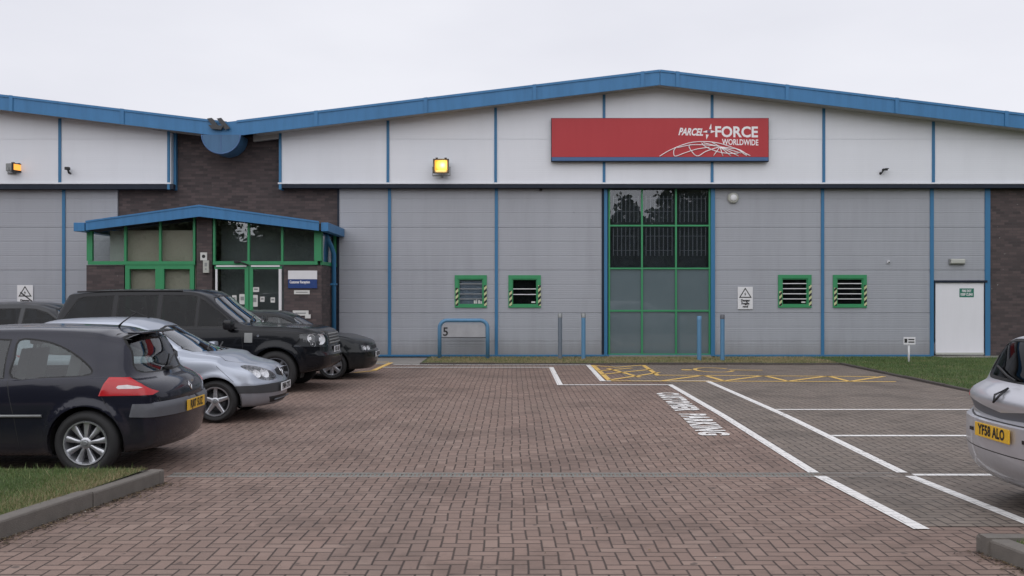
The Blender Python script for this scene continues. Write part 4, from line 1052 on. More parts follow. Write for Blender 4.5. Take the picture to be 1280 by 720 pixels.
rr = .2; P = [(xa, 0, -.05), (xa, 0, zt_ - rr)] + [(xa + rr - rr * math.cos(a), 0, zt_ - rr + rr * math.sin(a)) for a in np.linspace(.15, PI / 2, 7)] + [(xb - rr + rr * math.cos(a), 0, zt_ - rr + rr * math.sin(a)) for a in np.linspace(PI / 2, .15, 7)] + [(xb, 0, zt_ - rr), (xb, 0, -.05)]
bm = BM(); tube(bm, P, .052, 12); L2(hb, 'hoop', bm, 'post_blue')
bm = BM(); box(bm, xa + .07, xb - .07, -.012, .012, PZ(421.3, 24.7), PZ(405.5, 24.7)); bd = L2(hb, 'board', bm, 'cream' if 0 else 'board_grey')
bm = BM(); box(bm, xa + .05, xb - .05, -.02, .02, PZ(422.4, 24.7), PZ(421.4, 24.7)); L2(hb, 'rail', bm, 'plastic_dark')
text('board_number', '5', .32, M['black'], facing_cam(xa + .16, -.016, PZ(415, 24.7)), hb, bold=.004)
# little sign on a post in the grass
ps = thing('post_sign', 'little white sign on a short post in the grass by the side door', 'sign', (PX(1136, 23.3), 23.3, .03))
bm = BM(); tube(bm, [(0, 0, -.1), (0, 0, .55)], .025, 10); L2(ps, 'post', bm, 'white')
bm = BM(); box(bm, -.15, .15, -.045, -.03, .45, .64, bev=.004); L2(ps, 'board', bm, 'white')
bm = BM(); box(bm, -.13, -.06, -.049, -.046, .5, .6); box(bm, -.03, .12, -.049, -.046, .565, .595); box(bm, -.03, .12, -.049, -.046, .5, .53); L2(ps, 'print', bm, 'black')
# ------------------------------------------------------------------ cars
from mathutils.bvhtree import BVHTree
def pch(pts):
    xs = np.array([p[0] for p in pts], float); ys = np.array([p[1] for p in pts], float)
    o = np.argsort(xs); xs, ys = xs[o], ys[o]
    h = np.diff(xs); d = np.diff(ys) / h; n = len(xs); m = np.zeros(n)
    if n > 2:
        for i in range(1, n - 1):
            if d[i - 1] * d[i] > 0:
                w1, w2 = 2 * h[i] + h[i - 1], h[i] + 2 * h[i - 1]; m[i] = (w1 + w2) / (w1 / d[i - 1] + w2 / d[i])
    m[0], m[-1] = d[0], d[-1]
    def f(x):
        x = min(max(x, xs[0]), xs[-1]); i = min(max(int(np.searchsorted(xs, x) - 1), 0), n - 2)
        t = (x - xs[i]) / h[i]
        return float(ys[i] * (2 * t ** 3 - 3 * t * t + 1) + h[i] * m[i] * (t ** 3 - 2 * t * t + t) + ys[i + 1] * (3 * t * t - 2 * t ** 3) + h[i] * m[i + 1] * (t ** 3 - t * t))
    return f
def sstep(t): t = min(max(t, 0), 1); return t * t * (3 - 2 * t)

class Car:
    def __init__(s, name, label, x, y, z, rz, S):
        s.S = S; s.root = thing(name, label, 'car', (x, y, z), rz, 'cars parked in the bays'); s.build()
    # ---- shell
    def section(s, x, fn):
        w = fn['w'](x); zb = fn['zb'](x); zs = fn['zs'](x); zt = max(fn['zt'](x), zs + .05); wr = fn['wr'](x)
        hs = zs - zb; hu = zt - zs; d = min(s.S.get('corner', .10), .45 * hu)
        A = (.93 * w, zs + .15 * min(hu, .13)); B = (min(wr, .925 * w), zt - d)
        bul = s.S.get('bulge', .016) * min(1, hu / .35)
        c = [(0, zb), (.5 * w, zb + .006), (.84 * w, zb + .012), (.93 * w, zb + .03), (.968 * w, zb + .10 * hs + .03), (.990 * w, zb + .34 * hs), (w, zb + .58 * hs), (.992 * w, zb + .80 * hs),
             (.972 * w, zs - .025), (.95 * w, zs - .002), A]
        for t in (.25, .5, .75): c.append((A[0] + (B[0] - A[0]) * t + bul * 4 * t * (1 - t), A[1] + (B[1] - A[1]) * t))
        c += [B, (B[0] - .4 * d * (1 if hu > .2 else 2.5) , zt - .48 * d), (.62 * B[0], zt - .15 * d), (.3 * B[0], zt - .03 * d), (0, zt)]
        cnt = [2, 2, 2, 2, 4, 5, 5, 4, 3, 2, 4, 4, 4, 4, 4, 5, 4, 3]
        out = []
        P = np.array(c)
        for i in range(len(c) - 1):
            p0, p1, p2, p3 = P[max(i - 1, 0)], P[i], P[i + 1], P[min(i + 2, len(c) - 1)]
            if i in (10, 13): pass
            for k in range(cnt[i]):
                t = k / cnt[i]
                q = .5 * ((2 * p1) + (p2 - p0) * t + (2 * p0 - 5 * p1 + 4 * p2 - p3) * t * t + (3 * p1 - p0 - 3 * p2 + p3) * t ** 3)
                lo = min(p1[1], p2[1]); hi = max(p1[1], p2[1]); out.append((max(q[0], 0), min(max(q[1], lo), hi)))
        out.append(tuple(P[-1])); return out
    def warp(s, x, y, z, fn):
        S = s.S; hL = S['L'] / 2; W2 = S['W'] / 2; q = min(abs(y) / W2, 1)
        # windscreen wraps back towards its pillars
        bel = fn['zs'](x)
        c0, c1 = S['ws']
        if c1 - .3 < x < c0 + .3 and z > bel - .02:
            k = sstep((z - bel + .02) / .08) * sstep((x - (c1 - .3)) / .3) * sstep((c0 + .45 - x) / .55)
            x -= .17 * q * q * k
        xa = S['fa']
        if x > xa: x -= sstep((x - xa) / (hL - xa)) * (fn['fp'](z) + S['fbow'] * q ** S.get('fpow', 2.6))
        xr = S['ra']
        if x < xr: x += sstep((xr - x) / (xr + hL)) * (fn['rp'](z) + S['rbow'] * q ** S.get('rpow', 2.6))
        for wx in S['wx']:
            dd = math.hypot(x - wx, z - S['wr_']); fl = S.get('flare', .0)
            if fl and abs(y) > .75 * W2 and z < bel - .02:
                e = 1 - min(max((dd - S['arch'] - .015) / S.get('flw', .07), 0), 1)
                y += math.copysign(fl * sstep(e), y)
        return x, y, z
    def build(s):
        S = s.S; hL = S['L'] / 2
        fn = {k: pch(S[k]) for k in ('zt', 'zs', 'zb', 'w', 'wr', 'fp', 'rp')}
        s.fn = fn
        rr = S.get('round', .07); n0 = int((S['L'] - 2 * rr) / .032)
        st = [(-hL + rr - rr * math.sin(a), rr * (1 - math.cos(a))) for a in np.linspace(PI / 2, 0, 6)[:-1]]
        st += [(x, 0) for x in np.linspace(-hL + rr, hL - rr, n0)]
        st += [(hL - rr + rr * math.sin(a), rr * (1 - math.cos(a))) for a in np.linspace(0, PI / 2, 6)[1:]]
        rings = []
        for x, ins in st:
            sec = s.section(x, fn)
            if ins:
                zc = (sec[0][1] + sec[-1][1]) / 2; hh = (sec[-1][1] - sec[0][1]) / 2; wm = max(p[0] for p in sec)
                sec = [(p[0] * (1 - ins / wm), zc + (p[1] - zc) * (1 - ins / hh)) for p in sec]
            rings.append((x, sec))
        bm = BM(); n = len(rings[0][1]); Rr, Ll = [], []
        for x, sec in rings:
            r, l = [], []
            for i, (y, z) in enumerate(sec):
                vr = bm.verts.new(s.warp(x, y, z, fn)); r.append(vr)
                l.append(vr if i in (0, n - 1) else bm.verts.new(s.warp(x, -y, z, fn)))
            Rr.append(r); Ll.append(l)
        def q(*v):
            v2 = []
            for a in v:
                if a not in v2: v2.append(a)
            if len(v2) > 2: bm.faces.new(v2)
        for k in range(len(rings) - 1):
            for i in range(n - 1):
                q(Rr[k][i], Rr[k + 1][i], Rr[k + 1][i + 1], Rr[k][i + 1]); q(Ll[k][i + 1], Ll[k + 1][i + 1], Ll[k + 1][i], Ll[k][i])
        for k, sg in ((0, 1), (-1, -1)):
            x, sec = rings[k]; m = 22; rows = []
            for i in range(n):
                y, z = sec[i]
                if i in (0, n - 1): rows.append([Rr[k][i]] * (m + 1)); continue
                rows.append([Rr[k][i]] + [bm.verts.new(s.warp(x, y * (1 - 2 * j / m), z, fn)) for j in range(1, m)] + [Ll[k][i]])
            for i in range(n - 1):
                for j in range(m): q(rows[i][j], rows[i][j + 1], rows[i + 1][j + 1], rows[i + 1][j])
        bmesh.ops.recalc_face_normals(bm, faces=bm.faces[:])
        s.bvh = BVHTree.FromBMesh(bm); s.bm = bm; s.lay = bm.faces.layers.int.new('pid'); s.parts = {}
        bm.faces.ensure_lookup_table()
        # ---- cuts
        s.next = 1
        A = S['arch']
        for wx in S['wx']:
            pol = [(wx + A * math.cos(t), S['wr_'] + A * math.sin(t) * (1.0)) for t in np.linspace(0, 2 * PI, 33)[:-1]]
            for sd in (1, -1):
                fs = s.cut(pol, 'side', sd, minn=-1, extra=lambda c: abs(c.y) > S['W'] / 2 - .30)
                bmesh.ops.delete(bm, geom=fs, context='FACES')
        for f in S['feat']:
            kind, name, pol, mat = f[:4]; opt = f[4] if len(f) > 4 else {}
            sides = (1, -1) if kind == 'side' else (0,)
            for sd in opt.get('sides', sides):
                polys = [pol]
                if kind in ('front', 'rear') and opt.get('mirror'): polys = [pol, [(-a, b) for a, b in pol]]
                for pl in polys:
                    fs = s.cut(pl, kind, sd, minn=opt.get('minn', .15), extra=opt.get('extra'))
                    if not fs: print('EMPTY', S['name'], name); continue
                    pid = s.next; s.next += 1
                    for fc in fs: fc[s.lay] = pid
                    s.parts[pid] = (name, mat, opt)
        for sd_, pts, wd in S['seams']:
            s.seam(sd_, pts, wd)
        s.finish()
    def cut(s, pol, kind, sd, minn=.15, extra=None):
        bm = s.bm; ax = {'side': (0, 2), 'front': (1, 2), 'rear': (1, 2), 'top': (0, 1)}[kind]
        a0, a1 = min(p[0] for p in pol), max(p[0] for p in pol); b0, b1 = min(p[1] for p in pol), max(p[1] for p in pol)
        def ok(f):
            c = f.calc_center_median(); nn = f.normal
            if kind == 'side' and (c.y * sd <= 0 or nn.y * sd < minn): return False
            if kind == 'front' and (c.x < s.S['L'] * .02 or nn.x < minn): return False
            if kind == 'rear' and (c.x > -s.S['L'] * .08 or nn.x > -minn): return False
            if kind == 'top' and nn.z < minn: return False
            return extra(c) if extra else True
        def near(f, lo, hi):
            u = [v.co[ax[0]] for v in f.verts]; w_ = [v.co[ax[1]] for v in f.verts]
            return max(u) > lo[0] - .002 and min(u) < hi[0] + .002 and max(w_) > lo[1] - .002 and min(w_) < hi[1] + .002
        cand = [f for f in bm.faces if near(f, (a0, b0), (a1, b1)) and ok(f)]
        n = len(pol)
        for i in range(n):
            p, q_ = pol[i], pol[(i + 1) % n]
            lo = (min(p[0], q_[0]), min(p[1], q_[1])); hi = (max(p[0], q_[0]), max(p[1], q_[1]))
            sel = [f for f in cand if near(f, lo, hi)]
            if not sel: continue
            rest = set(cand) - set(sel)
            e = Vector((q_[0] - p[0], q_[1] - p[1]))
            if e.length < 1e-5: continue
            no = Vector((0, 0, 0)); no[ax[0]] = e.y; no[ax[1]] = -e.x
            co = Vector((0, 0, 0)); co[ax[0]] = p[0]; co[ax[1]] = p[1]
            geom = set(sel)
            for f in sel: geom.update(f.edges); geom.update(f.verts)
            r = bmesh.ops.bisect_plane(bm, geom=list(geom), dist=1e-6, plane_co=co, plane_no=no.normalized())
            cand = list(rest) + [g_ for g_ in r['geom'] if isinstance(g_, bmesh.types.BMFace)]
        def inside(u, v):
            c = False; j = n - 1
            for i in range(n):
                xi, yi = pol[i]; xj, yj = pol[j]
                if (yi > v) != (yj > v) and u < (xj - xi) * (v - yi) / (yj - yi) + xi: c = not c
                j = i
            return c
        out = []
        for f in set(cand):
            if not f.is_valid: continue
            c = f.calc_center_median()
            if inside(c[ax[0]], c[ax[1]]): out.append(f)
        return out
    def seam(s, kind_sd, pts, wd):
        kind, sd = kind_sd
        for (a, b), (c, d) in zip(pts, pts[1:]):
            e = Vector((c - a, d - b)); L_ = e.length; e.normalize(); nn = Vector((-e.y, e.x)) * wd / 2; e2 = e * wd * .4
            pol = [(a - e2.x + nn.x, b - e2.y + nn.y), (c + e2.x + nn.x, d + e2.y + nn.y), (c + e2.x - nn.x, d + e2.y - nn.y), (a - e2.x - nn.x, b - e2.y - nn.y)]
            for fc in s.cut(pol, kind, sd, minn=.1):
                if fc[s.lay] == 0: fc[s.lay] = -1
    def finish(s):
        S = s.S; bm = s.bm; root = s.root
        groups = {}
        for f in bm.faces: groups.setdefault(f[s.lay], []).append(f)
        def extract(fs):
            nb = BM(); mp = {}
            for f in fs:
                vs = []
                for v in f.verts:
                    if v not in mp: mp[v] = nb.verts.new(v.co)
                    vs.append(mp[v])
                try: nb.faces.new(vs)
                except ValueError: pass
            nb.normal_update(); return nb
        body_f = groups.get(0, []) + groups.get(-1, [])
        nb = BM(); mp = {}
        for f in body_f:
            vs = []
            for v in f.verts:
                if v not in mp: mp[v] = nb.verts.new(v.co)
                vs.append(mp[v])
            try: nf = nb.faces.new(vs); nf.material_index = 1 if f[s.lay] == -1 else 0
            except ValueError: pass
        nb.normal_update()
        # turn the cut edges (arches, windows) inwards so the sheet has depth
        be = [e for e in nb.edges if e.is_boundary]
        r = bmesh.ops.extrude_edge_only(nb, edges=be)
        for v in [g_ for g_ in r['geom'] if isinstance(g_, bmesh.types.BMVert)]:
            c = v.co; inarch = any(math.hypot(c.x - wx, c.z - S['wr_']) < S['arch'] + .01 for wx in S['wx'])
            k = .05 if inarch else .018
            if abs(c.y) > S['W'] * .3 and inarch: v.co.y -= math.copysign(k, c.y)
            else:
                dv = Vector((0, 0, .75)) - c; dv.x *= .3 if abs(c.x) < S['L'] * .4 else 1; v.co += dv.normalized() * k
        body = mesh_obj('body', nb, [S['paint'], M['black']], root, smooth=32, recalc=False)
        for pid, (name, mat, opt) in s.parts.items():
            if pid not in groups: continue
            pb = extract(groups[pid]); m = [mat, M['rubber'], M['chrome']]
            if opt.get('glass'):
                rim = opt.get('rim', .022)
                bmesh.ops.dissolve_degenerate(pb, dist=1e-5, edges=pb.edges[:])
                r = bmesh.ops.inset_region(pb, faces=pb.faces[:], thickness=rim, depth=-.006, use_even_offset=True, use_boundary=True)
                for f in r['faces']: f.material_index = 1
            if opt.get('out'):
                off = opt['out']
                for v in pb.verts: v.co += v.normal * off
                be = [e for e in pb.edges if e.is_boundary]; r = bmesh.ops.extrude_edge_only(pb, edges=be)
                for v in [g_ for g_ in r['geom'] if isinstance(g_, bmesh.types.BMVert)]:
                    dv = Vector((0, 0, .7)) - v.co; v.co += dv.normalized() * (off + .012)
            if opt.get('lamp'):
                # a lamp: clear lens over a bright recessed bowl
                back = extract(groups[pid]); back.normal_update()
                c = Vector((0, 0, 0)); nrm = Vector((0, 0, 0))
                for f in back.faces: c += f.calc_center_median() * f.calc_area(); nrm += f.normal * f.calc_area()
                ar = sum(f.calc_area() for f in back.faces); c /= ar; nrm.normalize()
                be = [e for e in back.edges if e.is_boundary]
                old = {v: v.co.copy() for v in back.verts}
                for v in back.verts: v.co -= nrm * .075
                r = bmesh.ops.extrude_edge_only(back, edges=be)
                for v in [g_ for g_ in r['geom'] if isinstance(g_, bmesh.types.BMVert)]: v.co += nrm * .070
                s.lampjobs.append((back, c, nrm, opt))
            o = mesh_obj(name, pb, m, root, smooth=9 if opt.get('glass') else 40, recalc=False)
            if opt.get('label'): o['label'] = opt['label']
            if opt.get('lamp'):
                back, c, nrm, opt = s.lampjobs.pop()
                mesh_obj('reflector', back, M[opt.get('back', 'lamp_back')], o, smooth=30, recalc=False)
                up = Vector((0, 0, 1)); t1 = up.cross(nrm).normalized(); t2 = nrm.cross(t1)
                for (da, db, r_) in opt['lamp']:
                    bb = BM(); cc = c + t1 * da + t2 * db - nrm * .035
                    mm = Matrix.Translation(cc) @ Matrix((t1, nrm, t2)).transposed().to_4x4()
                    lathe(bb, [(r_, .03), (r_ * .96, .018), (r_ * .8, -.005), (r_ * .4, -.006)], 20, mm); rg = lathe(bb, [(r_ * .42, -.006), (r_ * .36, .012), (.002, .02)], 16, mm)
                    mesh_obj('lamp_bowl', bb, M['bowl'], o, smooth=30)
        bm.free()
        # ---- inside and underneath
        L2_, W2, zs = S['L'] / 2, S['W'] / 2, S['zs'][len(S['zs']) // 2][1]
        for wx in S['wx']:
            for sd in (1, -1):
                nb = BM()
                A = S['arch'] + .012; y0, y1 = sd * (W2 - .045), sd * (W2 - .36)
                a = [nb.verts.new((wx + A * math.cos(t), y0 - sd * .02, S['wr_'] + A * math.sin(t))) for t in np.linspace(-.25, PI + .25, 20)]
                b = [nb.verts.new((v.co.x, y1, v.co.z)) for v in a]
                for i in range(19): nb.faces.new((a[i], a[i + 1], b[i + 1], b[i]))
                nb.faces.new(b); mesh_obj('wheel_arch', nb, M['rubber'], root)
        nb = BM(); zf = S['zb'][1][1] + .06
        box(nb, -L2_ + .45, L2_ - .9, -W2 + .37, W2 - .37, zf, zf + .04)
        box(nb, -L2_ + .6, -L2_ + 1.0 if S.get('hatch', 1) else -L2_ + .9, -W2 + .16, W2 - .16, zs - .12, zs - .09)
        c0, c1 = S['ws']; box(nb, c0 - .55, c0 - .1, -W2 + .16, W2 - .16, zs - .22, zs - .03, bev=.05)
        mesh_obj('cabin_trim', nb, M['dark_room'], root, smooth=40)
        for (sx, sy) in S['seats']:
            nb = BM(); zh = zs - .42
            box(nb, sx - .22, sx + .30, sy - .24, sy + .24, zh, zh + .15, bev=.06)
            vs = box(nb, sx - .30, sx - .18, sy - .23, sy + .23, zh + .1, zh + .70)
            vv = [v for v in nb.verts if v.co.z > zh + .5]
            for v in vv: v.co.x -= .13; v.co.y = sy + (v.co.y - sy) * .82
            box(nb, sx - .44, sx - .35, sy - .12, sy + .12, zh + .74, zh + .92, bev=.04)
            tube(nb, [(sx - .39, sy - .05, zh + .65), (sx - .39, sy - .05, zh + .76)], .008, 6); tube(nb, [(sx - .39, sy + .05, zh + .65), (sx - .39, sy + .05, zh + .76)], .008, 6)
            mesh_obj('car_seat', nb, M[S.get('seatm', 'seat')], root, smooth=40)
        nb = BM(); m_ = Matrix.Translation((c0 - .62, -W2 * .42 if not S.get('lhd') else W2 * .42, zs + .02)) @ Matrix.Rotation(R(65), 4, 'Y')
        pts = [m_ @ Vector((.18 * math.cos(t), .18 * math.sin(t), 0)) for t in np.linspace(0, 2 * PI, 25)[:-1]]
        tube(nb, pts, .014, 6, closed=True); tube(nb, [m_ @ Vector((-.17, 0, 0)), m_ @ Vector((.17, 0, 0))], .012, 6); mesh_obj('steering_wheel', nb, M['black'], root)
        # ---- wheels
        for wx in S['wx']:
            for sd in (1, -1): s.wheel(wx, sd * (W2 - S.get('wheel_in', .03)), sd)
        # ---- mirrors, handles
        mx_, my_, mz_ = S['mirror']
        for sd in (1, -1):
            nb = BM(); k = S.get('mirror_k', 1)
            box(nb, mx_ - .05 * k, mx_ + .07 * k, sd * my_ - .1 * k, sd * my_ + .1 * k, mz_ - .07 * k, mz_ + .07 * k, bev=.035 * k)
            mo = mesh_obj('door_mirror', nb, S.get('mirror_m', S['paint']), root, smooth=50)
            nb = BM(); tube(nb, [(mx_ + .02, sd * (my_ - .06), mz_ - .03), (mx_ + .04, sd * (my_ - .2), mz_ - .06)], .03, 8); mesh_obj('mirror_arm', nb, M['black'], mo)
            nb = BM(); box(nb, mx_ - .053 * k, mx_ - .0505 * k, sd * my_ - .08 * k, sd * my_ + .08 * k, mz_ - .05 * k, mz_ + .05 * k); mesh_obj('mirror_glass', nb, M['chrome'], mo)
            for hx_, hz_ in S['handles']:
                yy = s.surf_y(hx_, hz_); nb = BM(); box(nb, hx_ - .09, hx_ + .09, sd * (yy + .022) - .012, sd * (yy + .022) + .012, hz_ - .013, hz_ + .013, bev=.008)
                for e in (-.07, .07): box(nb, hx_ + e - .012, hx_ + e + .012, sd * yy - .02, sd * yy + .02, hz_ - .01, hz_ + .01)
                mesh_obj('door_handle', nb, S.get('handle_m', S['paint']), root, smooth=40)
        for q_ in S.get('extra', []): q_(s)
    def surf_y(s, x, z):
        sec = s.section(x, s.fn); best = 0
        for (y0, z0), (y1, z1) in zip(sec, sec[1:]):
            if z0 <= z <= z1 and z1 > z0: best = max(best, y0 + (y1 - y0) * (z - z0) / (z1 - z0))
        return best
    lampjobs = []
    def hx(s, y, z, rear):
        r = s.bvh.ray_cast(Vector((-9 if rear else 9, y, z)), Vector((1 if rear else -1, 0, 0))); return r[0].x if r[0] else (-s.S['L'] / 2 if rear else s.S['L'] / 2)
    def hy(s, x, z, sd):
        r = s.bvh.ray_cast(Vector((x, 9 * sd, z)), Vector((0, -sd, 0))); return r[0].y if r[0] else sd * s.S['W'] / 2
    def wheel(s, wx, y, sd):
        S = s.S; r = S['wr_']; rim = S['rim']; tw = .2; w_ = thing('wheel', None, None, (wx, y, r), 0 if sd > 0 else PI); w_.parent = s.root
        # outer face at y=0, inward is -y
        m = None; bm = BM()
        prof = [(rim + .004, -tw), (rim + .03, -tw - .004), (r - .02, -tw + .01), (r - .003, -tw + .035), (r, -tw + .06), (r, -tw * .62), (r - .006, -tw * .61), (r - .006, -tw * .58), (r, -tw * .57), (r, -.06), (r - .004, -.038), (r - .022, -.012), (rim + .05, .002), (rim + .028, .0), (rim + .012, -.012), (rim + .002, -.02)]
        lathe(bm, prof, 40); 
        t_ = mesh_obj('tyre', bm, M['rubber'], w_, smooth=50)
        bm = BM()
        lathe(bm, [(rim + .002, -.020), (rim - .002, -.008), (rim - .014, -.010), (rim - .02, -.03), (rim - .026, -.14), (rim - .03, -tw)], 40)
        st = S['spoke']; face = -.028
        cr_ = lathe(bm, [(.052, face - .03), (.056, face + .002), (.045, face + .01), (.028, face + .012)], 24); bm.faces.new(cr_[-1])
        n_, w0, w1, twin = st['n'], st['w0'], st['w1'], st.get('twin', 0)
        for k in range(n_):
            for t_off in ((-twin, twin) if twin else (0,)):
                a = 2 * PI * k / n_ + st.get('rot', .2); R_ = Matrix.Rotation(-a, 4, 'Y')
                sec = []
                for rr_, ww, yy in ((.035, w0, face + .004), (rim * .5, w0 * .55 + w1 * .45, face + .004), (rim * .8, w1 * .98, face - .002), (rim - .012, w1 * 1.12, face + .004)):
                    cx_ = t_off * (.4 + .6 * rr_ / rim)
                    sec.append([R_ @ Vector(p) for p in ((rr_, yy - .035, cx_ - ww * .6), (rr_, yy - .006, cx_ - ww * .5), (rr_, yy, cx_ - ww * .3), (rr_, yy, cx_ + ww * .3), (rr_, yy - .006, cx_ + ww * .5), (rr_, yy - .035, cx_ + ww * .6))])
                V = [[bm.verts.new(p) for p in q_] for q_ in sec]
                for i in range(3):
                    for j in range(6): bm.faces.new((V[i][j], V[i][(j + 1) % 6], V[i + 1][(j + 1) % 6], V[i + 1][j]))
        ro = mesh_obj('rim', bm, M[st.get('m', 'alloy')], w_, smooth=35)
        bm = BM(); rg = lathe(bm, [(rim - .03, -.16), (.03, -.16)], 24); bm.faces.new(rg[-1]); rg = lathe(bm, [(.125, -.10), (.125, -.085), (.06, -.085)], 24); mesh_obj('brake_disc', bm, M['plastic_dark'], w_)
        bm = BM(); rg = lathe(bm, [(.026, face + .01), (.026, face + .018), (.018, face + .022)], 18); bm.faces.new(rg[-1]); mesh_obj('hub_cap', bm, M['alloy_dark'], w_)
def plate(car, x, z, txt, m, rear, tilt=0, y=0, wd=.52):
    s_ = -1 if rear else 1
    e = thing('number_plate', None, None, (x, y, z), 0); e.parent = car.root
    e.rotation_euler = (0, tilt, 0)
    bm = BM(); box(bm, -.006, .006, -wd / 2, wd / 2, -.056, .056, bev=.003); mesh_obj('plate', bm, M[m], e)
    Mx = Matrix.Translation((s_ * .008, 0, 0)) @ Matrix.Rotation(R(90) * s_, 4, 'Z') @ Matrix.Rotation(R(90), 4, 'X')
    o = text('plate_lettering', txt, .112, M['black'], Mx, e, bold=.004, extrude=.0005, xs=.78, sp=1.08); return e
def rounded_strip(car, name, pts, r, m, flat=1.0, smooth=True):
    bm = BM(); tube(bm, pts, r, 8); return mesh_obj(name, bm, m, car.root)
t = NT('lamp bowl'); v_ = t.noise(35, 2, .5); t.principled(Base_Color=t.ramp(v_, [(.4, (.22, .22, .23)), (.62, (.6, .6, .62))]), Metallic=.3, Roughness=.25); M['lamp_back'] = t.mat
def sm(pts, n=4):
    """closed catmull-rom through pts"""
    P = [Vector(p) for p in pts]; N = len(P); out = []
    for i in range(N):
        p0, p1, p2, p3 = P[i - 1], P[i], P[(i + 1) % N], P[(i + 2) % N]
        for k in range(n):
            t = k / n; q_ = .5 * ((2 * p1) + (p2 - p0) * t + (2 * p0 - 5 * p1 + 4 * p2 - p3) * t * t + (3 * p1 - p0 - 3 * p2 + p3) * t ** 3); out.append((q_.x, q_.y))
    return out
GL = dict(glass=True)
def seams_both(*paths): return [(('side', sd), p, w_) for p, w_ in paths for sd in (1, -1)]

# ---- 1. dark violet-black three door hatchback, nearest on the left (rear to the right)
pmeg = carpaint('violet black car paint', (.014, .015, .026), .25, .22)
mg = dict(name='m', L=4.21, W=1.777, H=1.457, paint=pmeg, wx=(-1.34, 1.285), wr_=.315, arch=.362, rim=.215, flare=.018, flw=.06,
  zt=[(-2.105, 1.37), (-1.75, 1.40), (-1.4, 1.425), (-1.0, 1.448), (-.6, 1.457), (-.2, 1.452), (.1, 1.425), (.4, 1.33), (.7, 1.17), (.98, 1.0), (1.15, .95), (1.5, .88), (1.8, .80), (2.105, .70)],
  zs=[(-2.105, .95), (-1.2, .945), (0, .915), (.9, .895), (1.5, .83), (2.105, .66)], zb=[(-2.105, .22), (-1.5, .17), (1.5, .17), (2.105, .22)],
  w=[(-2.105, .80), (-1.6, .865), (-.8, .888), (.8, .888), (1.5, .86), (2.105, .76)], wr=[(-2.105, .56), (-1.2, .60), (-.2, .615), (.3, .63), (.9, .68), (1.2, .72), (2.105, .66)],
  fp=[(.1, .10), (.35, .02), (.55, .0), (.70, .06), (.9, .2), (1.4, .4)],
  rp=[(.1, .12), (.3, .05), (.48, .005), (.66, .0), (.685, .025), (.76, .03), (.83, .06), (.89, .13), (.945, .25), (.98, .29), (1.15, .36), (1.3, .43), (1.45, .50)],
  fa=1.3, fbow=.28, ra=-1.15, rbow=.20, ws=(1.0, .2), corner=.10, bulge=.03,
  feat=[('side', 'side_window', sm([(-.60, .945), (-.585, 1.14), (-.575, 1.315), (-.78, 1.318), (-1.0, 1.265), (-1.2, 1.17), (-1.34, 1.07), (-1.385, 1.00), (-1.30, .965), (-.95, .95)], 3), M['glass_car'], dict(GL, rim=.018)),
        ('side', 'side_window', [(-.53, .94), (-.51, 1.32), (-.2, 1.335), (.1, 1.325), (.3, 1.27), (.55, 1.12), (.82, .945), (.3, .935)], M['glass_car'], dict(GL, rim=.018)),
        ('rear', 'rear_window', sm([(-.60, 1.0), (-.56, 1.2), (-.50, 1.345), (-.2, 1.375), (.2, 1.375), (.50, 1.345), (.56, 1.2), (.60, 1.0), (.3, .965), (-.3, .965)], 3), M['glass_car'], dict(GL, rim=.03)),
        ('front', 'windscreen', [(-.62, .99), (-.52, 1.23), (-.42, 1.30), (-.2, 1.335), (.2, 1.335), (.42, 1.30), (.52, 1.23), (.62, .99), (.3, .965), (-.3, .965)], M['glass_screen'], dict(GL, rim=.03, minn=-.6)),
        ('side', 'tail_light', [(-1.515, .885), (-1.55, .95), (-1.72, .945), (-1.84, .885), (-1.975, .80), (-1.95, .775), (-1.475, .775)], M['lamp_red'], dict(out=.006, minn=.05)),
        ('side', 'reversing_lens', [(-1.63, .852), (-1.645, .872), (-1.73, .878), (-1.82, .862), (-1.865, .848), (-1.83, .84), (-1.65, .84)], M['lamp_clear'], dict(out=.008, minn=.02)),
        ('side', 'lower_bumper', [(-2.3, .69), (-1.80, .69), (-1.77, .565), (-2.3, .545)], M['plastic_grey'], dict(out=.012, minn=.02, extra=lambda c: c.x > -2.0 or abs(c.y) > .0)),
        ('front', 'headlight', [(.42, .60), (.72, .62), (.74, .74), (.5, .70)], M['lens'], dict(lamp=[(0, 0, .05)], mirror=True)),
        ],
  seams=seams_both(([(-.565, 1.34), (-.57, 1.0), (-.60, .80), (-.66, .55), (-.70, .25)], .007), ([(.86, .9), (.85, .3)], .006), ([(-1.50, .76), (-1.60, .60), (-1.66, .5)], .005)) +
        [(('rear', 0), [(-.62, .60), (-.66, .75), (-.70, .90)], .008), (('rear', 0), [(.62, .60), (.66, .75), (.70, .90)], .008)],
  seats=[(.15, .38), (.15, -.38), (-.75, .36), (-.75, -.36)], seatm='seat_light', mirror=(.72, .97, .97), handles=[(-.38, .80)], spoke=dict(n=9, w0=.022, w1=.056, m='alloy'), wheel_in=.012)
